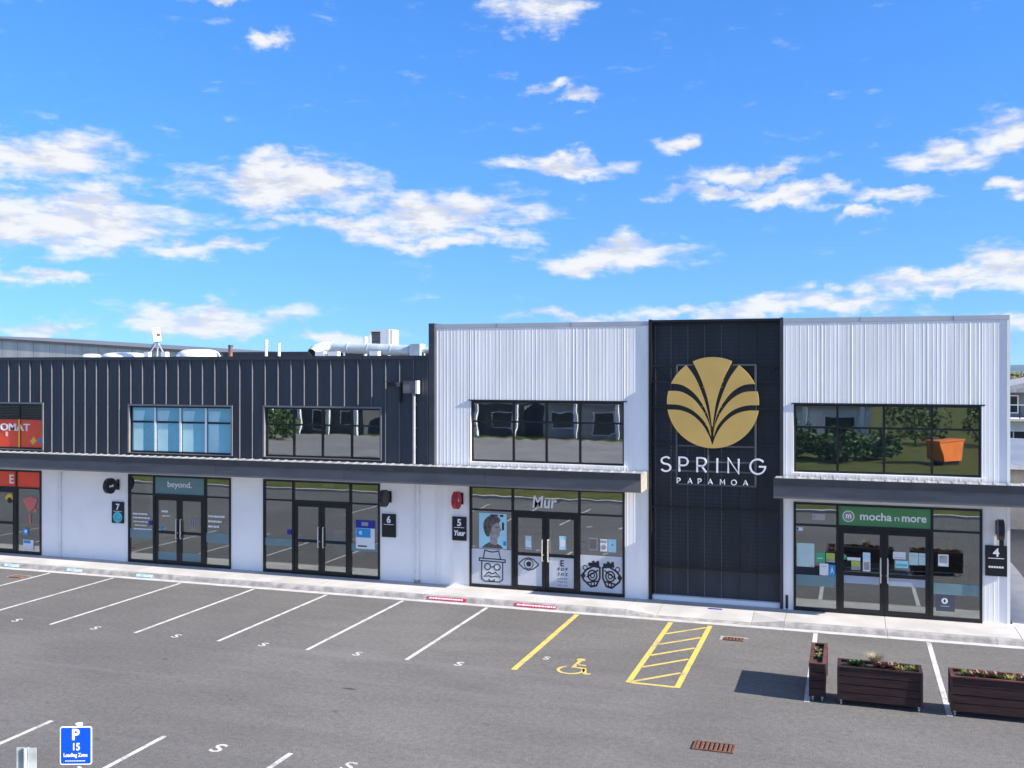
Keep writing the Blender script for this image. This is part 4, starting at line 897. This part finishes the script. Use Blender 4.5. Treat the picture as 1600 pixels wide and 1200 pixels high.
b = MB().box(-.13, .13, -.06, .06, 0, .48); Mx = Matrix.Translation((ax + .1, ay - .08, 7.42)) @ Matrix.Rotation(R(35), 4, 'Z') @ Matrix.Rotation(R(-9), 4, 'Y'); b.v = [tuple(Mx @ Vector(v)) for v in b.v]; obj('antenna_box', b, M_wht, t)
b = MB().box(.0, .12, -.065, -.0605, .18, .28); b.v = [tuple(Mx @ Vector(v)) for v in b.v]; obj('badge', b, M_rust, t)
obj('cable', MB().tube([(ax + .02, ay, 7.4), (ax - .12, ay, 7.36), (ax - .26, ay, 7.18), (ax - .3, ay, 6.95), (ax - .15, ay, 7.0), (ax + .02, ay, 7.2)], .014, 6), mat('blue_grey_cable', (.12, .18, .25), .5), t)
for x, y, z, r, m, l in ((-21.23, 31.5, 7.26, .08, M_rust, 'short dark brown vent pipe on the dark roof'), (-19.75, 31.5, 7.43, .055, M_wht, 'left of the two thin white roof vent pipes'), (-19.23, 31.5, 7.31, .05, M_wht, 'right of the two thin white roof vent pipes'), (-15.85, 31.5, 7.5, .055, M_wht, 'white vent pipe just left of the air conditioner')):
    t = tag(empty('vent_pipe', (x, y, 6.45)), l, 'pipe', 'roof vent pipes'); obj('pipe', MB().tube([(x, y, 6.45), (x, y, z)], r, 10), m, t, True); obj('collar', MB().tube([(x, y, 6.45), (x, y, 6.55)], r * 1.6, 10), M_cap, t); obj('cap', MB().tube([(x, y, z - .06), (x, y, z + .02)], r * 1.12, 10), M_cap if m is M_rust else m, t)
for x, w, l in ((-16.55, .32, 'white bracket box under the duct elbow, leftmost of three'), (-16.1, .36, 'white bracket box right beside the one under the duct elbow'), (-14.6, .3, 'white bracket box under the middle of the roof duct')): tag(obj('roof_bracket_box', MB().box(x, x + w, 29.3, 29.5, 6.45, 6.98), M_wht), l, 'bracket box', 'white bracket boxes under the duct')
t = tag(empty('rear_block', (-15.5, 46, 0)), 'low dark parapet of the rear block showing behind the roof duct', 'building'); obj('wall', MB().box(-30.3, -8, 44.3, 52, 0, 7.19), M_dark, t); obj('parapet_cap', MB().box(-30.35, -7.95, 44.25, 52.05, 7.191, 7.28), M_cap, t)
# grey warehouse behind on the left
wh = tag(empty('warehouse', (-50, 66, 0)), 'long grey ribbed warehouse with sloping roof edge behind the dark block', 'building')
M_wh = mat('warehouse_grey_steel', (.58, .56, .54), .5, 0, .05, .6, coord='World', stretch=(3, 1, .2))
wx0, wx1, y = -76.0, -34.0, 66.0
zt0, zt1 = 9.33, 6.85
n = 26
for k in range(n):
    a, c = wx0 + (wx1 - wx0) * k / n, wx0 + (wx1 - wx0) * (k + 1) / n; za, zc = zt0 + (zt1 - zt0) * k / n, zt0 + (zt1 - zt0) * (k + 1) / n
    obj('cladding_sheet', MB().prism([(a + .02, 0), (c - .02, 0), (c - .02, zc), (a + .02, za)], y - .02, y + .05), M_wh, wh)
obj('wall', MB().prism([(wx0, 0), (wx1, 0), (wx1, zt1 - .05), (wx0, zt0 - .05)], y + .06, y + 18), M_wh, wh); obj('roof_edge', MB().prism([(wx0, zt0), (wx1, zt1), (wx1, zt1 + .2), (wx0, zt0 + .2)], y - .12, y + 18.1), mat('warehouse_barge', (.13, .125, .12), .5, 0, .05, 1), wh)

# ================================================================== PLANTERS
M_plank = mat('dark_stained_timber', (.034, .014, .013), .6, 0, .25, 4, .25, 18, .35, 'World', 6, (.6, .6, 9)); M_plank2 = mat('reddish_stained_timber', (.095, .033, .028), .65, 0, .2, 5, .2, 18, .3, 'World', 6, (.6, .6, 6))
M_soil = mat('potting_soil', (.035, .026, .02), .95, 0, .3, 30, .6, 40); M_zinc = mat('castor_metal', (.5, .5, .5), .4, .6, .1, 8)
def leafmat(n, c, c2): return mat(n, c, .6, 0, 0, 9, spec=.25, col2=c2)
M_lf_lime = leafmat('lime_leaf', (.07, .11, .02), (.20, .24, .05)); M_lf_pink = leafmat('rosy_leaf', (.12, .055, .045), (.24, .13, .10)); M_lf_dry = leafmat('dry_grass', (.28, .22, .13), (.42, .35, .22)); M_lf_green = leafmat('green_leaf', (.03, .07, .02), (.09, .15, .04)); M_lf_yel = leafmat('yellow_leaf', (.26, .22, .05), (.38, .32, .10))
def blades(mb, c, n, h, spread, w, rnd, droop=.3):
    for k in range(n):
        a = rnd.uniform(0, 6.283); s_ = spread * rnd.uniform(.3, 1); hh = h * rnd.uniform(.6, 1.1); dx, dy = math.cos(a), math.sin(a); px, py = -dy * w / 2, dx * w / 2; i = len(mb.v)
        for t, ww in ((0, 1), (.5, .8), (1, .05)):
            r = s_ * t ** 1.4; z = hh * (t - droop * t * t); mb.v += [(c[0] + dx * r + px * ww, c[1] + dy * r + py * ww, c[2] + z), (c[0] + dx * r - px * ww, c[1] + dy * r - py * ww, c[2] + z)]
        mb.f += [(i, i + 1, i + 3, i + 2), (i + 2, i + 3, i + 5, i + 4)]
def rosette(mb, c, n, r, rnd):
    for k in range(n):
        a = k * 2.4 + rnd.uniform(-.2, .2); t = k / n; rr = r * (1 - .6 * t); z = r * (.25 + .6 * t); dx, dy = math.cos(a), math.sin(a); w = rr * .34; i = len(mb.v)
        mb.v += [(c[0], c[1], c[2] + z * .2), (c[0] + dx * rr * .6 - dy * w, c[1] + dy * rr * .6 + dx * w, c[2] + z * .7), (c[0] + dx * rr, c[1] + dy * rr, c[2] + z), (c[0] + dx * rr * .6 + dy * w, c[1] + dy * rr * .6 - dx * w, c[2] + z * .7)]
        mb.f.append((i, i + 1, i + 2, i + 3))
def planter(x0, x1, y0, y1, label, plants, m_top, seed):
    rnd = random.Random(seed); t = tag(empty('planter_box', ((x0 + x1) / 2, (y0 + y1) / 2, 0)), label, 'planter', 'timber planter boxes on castors'); zb, zt_ = .10, .72; n = 4; th = .028; hgt = (zt_ - zb) / n
    for k in range(n):
        z0, z1 = zb + hgt * k + .007, zb + hgt * (k + 1) - .007; j = lambda: rnd.uniform(-.007, .007)
        a = j(); obj('plank', MB().box(x0, x1, y0 + .004 + a, y0 + .004 + a + th, z0, z1), M_plank, t); a = j(); obj('plank', MB().box(x0, x1, y1 - th + a, y1 + a, z0, z1), M_plank, t)
        a = j(); obj('plank', MB().box(x0 + a, x0 + a + th, y0 + th + .004, y1 - th - .004, z0, z1), M_plank, t); a = j(); obj('plank', MB().box(x1 - th + a, x1 + a, y0 + th + .004, y1 - th - .004, z0, z1), M_plank, t)
    for (xa, ya) in ((x0 - .012, y0 - .012), (x1 - .028, y0 - .012), (x0 - .012, y1 - .028), (x1 - .028, y1 - .028)):
        obj('corner_post', MB().box(xa, xa + .04, ya, ya + .04, zb - .01, zt_ + .001), M_plank, t)
        cx_, cy_ = xa + (.07 if xa < (x0 + x1) / 2 else -.03), ya + (.07 if ya < (y0 + y1) / 2 else -.03)
        c = obj('castor', MB().box(cx_ - .02, cx_ + .02, cy_ - .02, cy_ + .02, .06, zb + .002), M_zinc, t); obj('wheel', MB().tube([(cx_ - .015, cy_, .04), (cx_ + .015, cy_, .04)], .039, 12), mat('castor_wheel', (.30, .30, .30), .5), c)
    f = MB(); f_w = .055
    rim = [(x0 - .01, x1 + .01, y0 - .01, y0 + f_w), (x0 - .01, x1 + .01, y1 - f_w, y1 + .01), (x0 - .01, x0 + f_w, y0 + f_w + .002, y1 - f_w - .002), (x1 - f_w, x1 + .01, y0 + f_w + .002, y1 - f_w - .002)]
    for r_ in rim: obj('rim_board', MB().box(r_[0], r_[1], r_[2], r_[3], zt_ + .002, zt_ + .026), m_top, t)
    obj('soil', MB().box(x0 + th + .004, x1 - th - .004, y0 + th + .004, y1 - th - .004, zb + .02, zt_ - .03), M_soil, t)
    for k, (kind, px, py, s_, m, lab) in enumerate(plants):
        mb = MB(); c = (px, py, zt_ - .034); s_ = s_ * 1.65
        if kind == 'grass': blades(mb, c, 420, s_ * .95, s_ * .62, .008, rnd)
        elif kind == 'sprig':
            for q in range(7): blades(mb, (px + rnd.uniform(-s_, s_) * .5, py + rnd.uniform(-s_, s_) * .5, c[2]), 9, s_, s_ * .8, .022, rnd)
        else:
            for q in range(5): rosette(mb, (px + rnd.uniform(-s_, s_) * .5, py + rnd.uniform(-s_, s_) * .4, c[2] + rnd.uniform(0, .03)), 15, s_ * rnd.uniform(.5, .8), rnd)
        tag(obj({'grass': 'grass_tuft', 'sprig': 'leafy_plant', 'ros': 'succulent'}[kind], mb, m), lab, 'plant', 'plants in the planters')
    return t
planter(-.78, -.49, 20.42, 21.95, 'narrow dark timber planter standing end on, leftmost of three', [('ros', -.64, 20.9, .065, M_lf_green, 'low green succulent in the end-on planter, nearer one'), ('ros', -.64, 21.45, .065, M_lf_lime, 'low pale succulent in the end-on planter, farther one'), ('sprig', -.62, 21.2, .05, M_lf_dry, 'dry sprigs in the middle of the end-on planter')], M_plank2, 1)
planter(-.26, 1.24, 20.36, 20.92, 'dark timber planter box with dry grass tuft, middle of three', [('grass', .42, 20.68, .25, M_lf_dry, 'tall dry grass tuft in the middle planter'), ('ros', .62, 20.58, .16, M_lf_pink, 'rosy trailing succulent beside the dry grass tuft'), ('ros', .05, 20.62, .12, M_lf_green, 'dark green succulent at the left of the middle planter'), ('sprig', .86, 20.6, .10, M_lf_yel, 'yellow leaves right of the rosy succulent'), ('sprig', 1.05, 20.62, .11, M_lf_lime, 'lime leaves at the right end of the middle planter')], M_plank, 2)
planter(1.74, 3.24, 20.36, 20.92, 'dark timber planter box cut by the right frame edge', [('sprig', 1.98, 20.6, .11, M_lf_lime, 'lime leaves at the left end of the right planter'), ('ros', 2.15, 20.58, .13, M_lf_pink, 'rosy succulent near the left of the right planter'), ('sprig', 2.3, 20.62, .10, M_lf_yel, 'yellow leaves between the rosy succulents of the right planter'), ('ros', 2.45, 20.6, .14, M_lf_pink, 'second rosy succulent of the right planter, right of the yellow leaves'), ('sprig', 2.62, 20.6, .1, M_lf_lime, 'second lime clump of the right planter'), ('sprig', 2.80, 20.58, .1, M_lf_yel, 'yellow leaves in the right planter by the frame edge'), ('ros', 3.0, 20.6, .13, M_lf_pink, 'rightmost rosy succulent of the right planter')], M_plank2, 3)

# ================================================================== SIGN POSTS NEAR THE CAMERA
def local(mb, loc, rz):
    Mx = Matrix.Translation(loc) @ Matrix.Rotation(R(rz), 4, 'Z'); mb.v = [tuple(Mx @ Vector(v)) for v in mb.v]; return mb
PX, PY = -6.98, 7.83
ps = tag(empty('parking_sign', (PX, PY, -.06)), 'blue P 15 loading zone sign with white border on a round post', 'sign')
def rrect(w, h, r, n=5):
    p = []
    for cx, cz, a in ((w / 2 - r, h / 2 - r, 0), (-w / 2 + r, h / 2 - r, 90), (-w / 2 + r, -h / 2 + r, 180), (w / 2 - r, -h / 2 + r, 270)): p += arc(cx, cz, r, a, a + 90, n)
    return p[::-1]
L0 = (PX, PY, 2.833); RZ = 20
M_sblue = mat('blue_sign_face', (.001, .075, .56), .4, 0, .01, 3)
obj('post', local(MB().tube([(.012, .045, -2.89), (.012, .045, .185)], .03, 14), L0, RZ), M_galv, ps, True); obj('post_cap', local(MB().tube([(.012, .045, .184), (.012, .045, .195)], .034, 14), L0, RZ), M_wht, ps)
pl = obj('plate', local(MB().prism(rrect(.30, .362, .022), 0, .004), L0, RZ), M_sign_white, ps); obj('face', local(MB().prism(rrect(.278, .34, .015), -.002, -.0002), L0, RZ), M_sblue, pl)
for txt, z, h, bo, sx in (('P', .058, .098, .005, 1.0), ('15', -.042, .066, .002, .85), ('Loading Zone', -.105, .034, .001, .82)): obj('lettering', local(text_mb(txt, -.004 if txt != '15' else 0, z, h, -.0022, .002, 'CENTER', bold=bo, sx=sx), L0, RZ), M_sign_white, pl)
b = MB()
rnd = random.Random(4); x = -.10
while x < .08: w = rnd.uniform(.012, .03); b.prism(rect(x, x + w, -.148, -.141), -.004, -.0022); x += w + .005
obj('small_print', local(b, L0, RZ), M_sign_white, pl)
gp = tag(empty('steel_post', (-7.32, 7.57, -.06)), 'folded galvanised steel post at the bottom left corner', 'post'); L1 = (-7.32, 7.57, 0)
obj('left_flange', local(MB().box(-.09, -.02, 0, .012, -.06, 2.865), L1, 20), M_galv, gp); obj('ridge', local(MB().tube([(-.008, -.012, -.06), (-.008, -.012, 2.865)], .017, 10), L1, 20), M_galv, gp, True)
obj('right_flange', local(MB().box(.012, .09, -.004, .008, -.06, 2.86), L1, 24), M_galv, gp); obj('bolt_hole', local(MB().tube([(-.026, -.004, 2.82), (-.026, .0, 2.82)], .010, 10), L1, 20), M_hole, gp); obj('web', local(MB().box(-.015, .005, .013, .06, -.06, 2.85), L1, 20), M_galv, gp)

# ================================================================== RIGHT BACKGROUND
M_beige = mat('beige_block_wall', (.55, .50, .43), .8, 0, .06, 2, coord='World')
sb = tag(empty('side_building', (8, 46, 0)), 'low beige building with pale flashing beyond the right corner', 'building')
obj('wall', MB().box(3.9, 14, 45, 52, 0, 2.45), M_beige, sb); obj('band', MB().box(3.9, 14, 44.96, 44.999, .95, 1.05), M_cap, sb)
b = MB(); b.v = [(3.7, 44.6, 2.50), (14.2, 44.6, 2.2), (14.2, 53, 2.9), (3.7, 53, 3.2), (3.7, 44.6, 2.56), (14.2, 44.6, 2.26), (14.2, 53, 2.96), (3.7, 53, 3.26)]; b.f = [(0, 3, 2, 1), (4, 5, 6, 7), (0, 1, 5, 4), (1, 2, 6, 5), (2, 3, 7, 6), (3, 0, 4, 7)]; obj('roof', b, mat('blue_grey_roof', (.18, .20, .24), .5, 0, .05, 1), sb); obj('flashing', local(MB().box(3.7, 14.2, 44.45, 44.59, 2.44, 2.62), (0, 0, 0), 0), M_wht, sb)
t = tag(empty('neighbour_building', (18, 36, 0)), 'tall pale neighbouring block across the side driveway', 'building'); obj('wall', MB().box(13.4, 24, 27, 44.4, 0, 6.5), M_beige, t); obj('parapet_cap', MB().box(13.35, 24.05, 26.95, 44.42, 6.501, 6.6), M_cap, t)
for y in (29, 33, 37, 41):
    f = obj('window', MB().box(13.33, 13.399, y, y + 2, 3.6, 5.0), M_black, t); obj('pane', MB().box(13.315, 13.3295, y + .06, y + 1.94, 3.66, 4.94), glass, f)
hs_ = tag(empty('house', (14, 74, 0)), 'white two storey house with balcony and pale roof at the right edge', 'house'); M_hw = mat('house_white_render', (.72, .70, .67), .8, 0, .04, 1, coord='World')
obj('wall', MB().box(8.2, 22, 72, 82, -.06, 3.2), M_hw, hs_); obj('upper_wall', MB().box(8.9, 22, 74.2, 82, 3.2, 5.0), mat('house_grey_cladding', (.16, .18, .20), .6, 0, .06, 2), hs_)
b = MB(); b.prism([(8.0, 4.9), (22.5, 4.9), (15.2, 6.6)], 73.2, 83); obj('roof', b, mat('pale_roof_tiles', (.42, .40, .40), .7, 0, .12, 3, coord='World', stretch=(1, 4, 1)), hs_)
bal = obj('balcony', MB().box(8.25, 14, 71.6, 74.18, 3.1, 3.25), M_hw, hs_)
for x in (8.3, 9.2, 10.1, 11.0, 11.9): obj('post', MB().box(x, x + .06, 71.65, 71.71, 3.251, 4.1), M_blackpaint, bal)
obj('handrail', MB().box(8.25, 14, 71.63, 71.73, 4.101, 4.16), M_wht, bal)
for x0, z0, x1, z1 in ((9.0, .6, 10.6, 2.5), (11.4, .6, 13.2, 2.5), (9.3, 3.5, 10.4, 4.7), (11.2, 3.5, 12.6, 4.7)):
    y = 72 if z0 < 3 else 74.2; f = obj('window', MB().holes(x0, x1, z0, z1, [(x0 + .07, (x0 + x1) / 2 - .03, z0 + .07, z1 - .07), ((x0 + x1) / 2 + .03, x1 - .07, z0 + .07, z1 - .07)], y - .06, y - .003), M_wht, hs_)
    obj('pane', MB().box(x0 + .06, x1 - .06, y - .03, y - .02, z0 + .06, z1 - .06), mat('dark_house_glass', (.02, .025, .03), .1, 0, .05, 2), f)
def leaf_cloud(lobes, n, size, rnd, flat=.6):
    mb = MB()
    for k in range(n):
        cx, cy, cz, rx, ry, rz = rnd.choice(lobes)
        while True:
            u = Vector((rnd.uniform(-1, 1), rnd.uniform(-1, 1), rnd.uniform(-1, 1)))
            if .25 < u.length < 1: break
        u *= (u.length ** -.45); c = Vector((cx + u.x * rx, cy + u.y * ry, cz + u.z * rz)); a = Vector((rnd.gauss(0, 1), rnd.gauss(0, 1), rnd.gauss(0, flat))).normalized(); d = a.cross(Vector((rnd.gauss(0, 1), rnd.gauss(0, 1), rnd.gauss(0, 1)))).normalized(); s_ = size * rnd.uniform(.6, 1.3)
        i = len(mb.v); mb.v += [tuple(c - a * s_), tuple(c + d * s_ * .45), tuple(c + a * s_), tuple(c - d * s_ * .45)]; mb.f.append((i, i + 1, i + 2, i + 3))
    return mb
def tree(x, y, h, r, label, m, seed, size=.16, n=2600, name='tree', z0=-.06):
    rnd = random.Random(seed); t = tag(empty(name, (x, y, z0)), label, 'tree')
    tr = MB(); tr.tube([(x, y, z0), (x + .05, y, h * .3), (x - .05, y + .05, h * .62), (x, y, h * .85)], [r * .13, r * .10, r * .07, r * .02], 8)
    for k in range(6):
        a = k * 1.05 + rnd.uniform(-.3, .3); tr.tube([(x, y, h * (.3 + .06 * k)), (x + math.cos(a) * r * .4, y + math.sin(a) * r * .4, h * (.5 + .05 * k)), (x + math.cos(a) * r * .8, y + math.sin(a) * r * .8, h * (.58 + .06 * k))], [r * .06, r * .04, r * .012], 6)
    obj('trunk', tr, mat('tree_bark', (.10, .075, .055), .9, 0, .2, 8, .3, 20), t)
    lobes = [(x, y, h * .72, r * .8, r * .8, h * .24)] + [(x + math.cos(a) * r * .55, y + math.sin(a) * r * .55, h * rnd.uniform(.5, .82), r * .5, r * .5, h * .16) for a in (0, 1.1, 2.0, 3.1, 4.1, 5.2)]
    obj('crown', leaf_cloud(lobes, n, size, rnd), m, t); return t
M_tree1 = leafmat('olive_foliage', (.08, .075, .015), (.22, .19, .05)); M_tree2 = leafmat('dark_foliage', (.02, .035, .014), (.05, .075, .025))
tree(12.6, 86, 6.4, 2.3, 'olive coloured tree behind the white house at the right edge', M_tree1, 3); tree(16.8, 88, 6.2, 2.6, 'dark green tree behind the white house roof', M_tree2, 5)
rnd = random.Random(9)
tag(obj('hedge', leaf_cloud([(9 + k * .8, 66, .55, .6, .5, .6) for k in range(8)], 2600, .09, rnd), M_tree1), 'low yellow green hedge in front of the white house', 'hedge')
# distant forested range
b = MB(); nx, ny = 90, 8; rnd = random.Random(2); ph = [rnd.uniform(0, 6.28) for _ in range(8)]
for j in range(ny):
    for i in range(nx):
        x = -3800 + 7600 * i / (nx - 1); t = j / (ny - 1); hgt = (26 + 9 * math.sin(x * .0021 + ph[0]) + 6 * math.sin(x * .0063 + ph[1]) + 3 * math.sin(x * .017 + ph[2])) * math.sin(math.pi * min(1, t * .62)) * 1.0
        b.v.append((x, 4200 + 900 * t + 60 * math.sin(x * .004 + ph[3]), -2 + hgt))
for j in range(ny - 1):
    for i in range(nx - 1): b.f.append((j * nx + i, j * nx + i + 1, (j + 1) * nx + i + 1, (j + 1) * nx + i))
struct('hills', b, mat('forested_hillside', (.030, .060, .055), .95, 0, .2, .01, coord='World', spec=.05), True)

# ================================================================== ACROSS THE STREET (seen only in the glass)
b = MB(); b.flat([(-110, -12), (60, -12), (60, -3.4), (-110, -3.4)], -.02); struct('road', b, M_asphalt)
b = MB(); b.box(-70, 40, 7.25, 7.55, -.06, .10); struct('far_kerb', b, M_concrete)
b = MB(); b.box(-110, 60, -3.38, -3.15, -.06, .06); struct('road_kerb', b, M_concrete)
b = MB(); b.flat([(-110, -34), (-13, -34), (-13, -12.02), (-110, -12.02)], -.012); struct('forecourt', b, mat('forecourt_concrete', (.27, .25, .24), .85, 0, .06, .3, coord='World'))
M_far_g = mat('grey_render', (.30, .29, .28), .8, 0, .05, .8, coord='World'); M_far_d = mat('dark_weatherboard', (.06, .06, .065), .7, 0, .08, 1.5, coord='World', stretch=(.3, 1, 6))
def far_house(x0, x1, y, h, m, label):
    t = tag(empty('street_house', ((x0 + x1) / 2, y, -.06)), label, 'house', 'houses across the street'); obj('wall', MB().box(x0, x1, y - 9, y, -.06, h), m, t)
    ym = y - 4.5; r = MB(); r.v = [(x0 - .4, y + .5, h), (x1 + .4, y + .5, h), (x1 + .4, y - 9.5, h), (x0 - .4, y - 9.5, h), (x0 + 1.5, ym, h + 1.8), (x1 - 1.5, ym, h + 1.8)]; r.f = [(0, 1, 5, 4), (1, 2, 5), (2, 3, 4, 5), (3, 0, 4), (0, 3, 2, 1)]; obj('roof', r, M_cap, t)
    n = max(2, int((x1 - x0) / 3.2))
    for k in range(n):
        a = x0 + (x1 - x0) * (k + .2) / n; c = x0 + (x1 - x0) * (k + .75) / n; f = obj('window', MB().box(a, c, y + .002, y + .06, .3 if k % 2 else .8, 2.3), M_wht, t); obj('pane', MB().box(a + .08, c - .08, y + .061, y + .07, (.3 if k % 2 else .8) + .08, 2.22), mat('far_window_glass', (.03, .035, .04), .1), f)
        obj('pillar', MB().box(c + .3, c + .62, y + .9, y + 1.2, -.06, h), M_wht, t)
for a, c, m, l in ((-84, -66, M_far_g, 'grey street house reflected at the left of the upper glass'), (-62, -46, M_far_d, 'dark weatherboard house reflected in the unit 6 upper window'), (-42, -30, M_far_d, 'dark pillared house reflected in the left of the clinic upper window'), (-28, -16, M_far_g, 'grey pillared house reflected in the right of the clinic upper window'), (-8, 1.5, M_hw, 'white house reflected in the cafe upper window')): far_house(a, c, -36 if a < -45 else -38, 3.1, m, l)
t = tag(empty('skip_bin', (6.0, -20, -.06)), 'orange steel skip bin reflected in the cafe upper window', 'skip'); M_or = mat('orange_enamel', (.90, .20, .015), .5, 0, .06, 2)
SK = (6.0, -20, 0)
obj('body', local(MB().prism([(-.85, .2), (.85, .2), (1.1, 1.5), (-1.1, 1.5)], -.7, .7), SK, -42), M_or, t); obj('rim', local(MB().box(-1.15, 1.15, -.75, .75, 1.501, 1.6), SK, -42), M_or, t)
for yy in (-.5, .4): obj('runner', local(MB().box(-.8, .8, yy, yy + .12, -.06, .199), SK, -42), M_blackpaint, t)
for k, (x, y, h, r) in enumerate(((-.6, -20, 2.6, 2.0), (1.6, -22, 2.2, 1.6), (-3.8, -22, 2.8, 1.9), (-50, -26, 3.2, 2.2), (-55, -30, 5.0, 2.8), (-33, -28, 3.6, 1.6), (5.0, -37, 5.5, 2.6), (11.5, -38, 5.0, 2.8))):
    rnd = random.Random(50 + k); t = tag(empty('street_shrub', (x, y, -.06)), ('bushy green shrub reflected in the glass, %s' % ('on the lawn before the white house, leftmost', 'on the lawn before the skip', 'on the lawn', 'before the dark weatherboard house', 'beside the dark weatherboard house', 'by the pillared house', 'behind the skip', 'far right of the skip')[k]) if k != 2 else 'broad green shrub reflected at the left of the cafe upper window', 'shrub', 'shrubs across the street')
    obj('stem', MB().tube([(x, y, -.06), (x, y, h * .5)], .07, 6), mat('tree_bark', (.1, .075, .055)), t); obj('crown', leaf_cloud([(x, y, h * .5, r * .8, r * .8, h * .5)] + [(x + math.cos(q) * r * .6, y + math.sin(q) * r * .6, h * .4, r * .5, r * .5, h * .35) for q in (0, 1.3, 2.6, 3.9, 5.2)], 1100, .22, rnd), M_lf_green, t)

# ================================================================== AIR
hz = MB().box(-4300, 4300, -4300, 6300, -3, 62)
hm = bpy.data.materials.new('pale_air'); hm.use_nodes = True; t = hm.node_tree; t.nodes.clear(); q = NG(t)
pv = q.n('ShaderNodeVolumePrincipled'); pv.inputs['Color'].default_value = (.5, .72, 1, 1); pv.inputs['Density'].default_value = 8e-5; pv.inputs['Anisotropy'].default_value = .1
ho = q.n('ShaderNodeOutputMaterial'); t.links.new(pv.outputs[0], ho.inputs['Volume'])
o = obj('haze', hz, hm); o['kind'] = 'stuff'; o['label'] = 'pale blue air fading the distant forested hills'
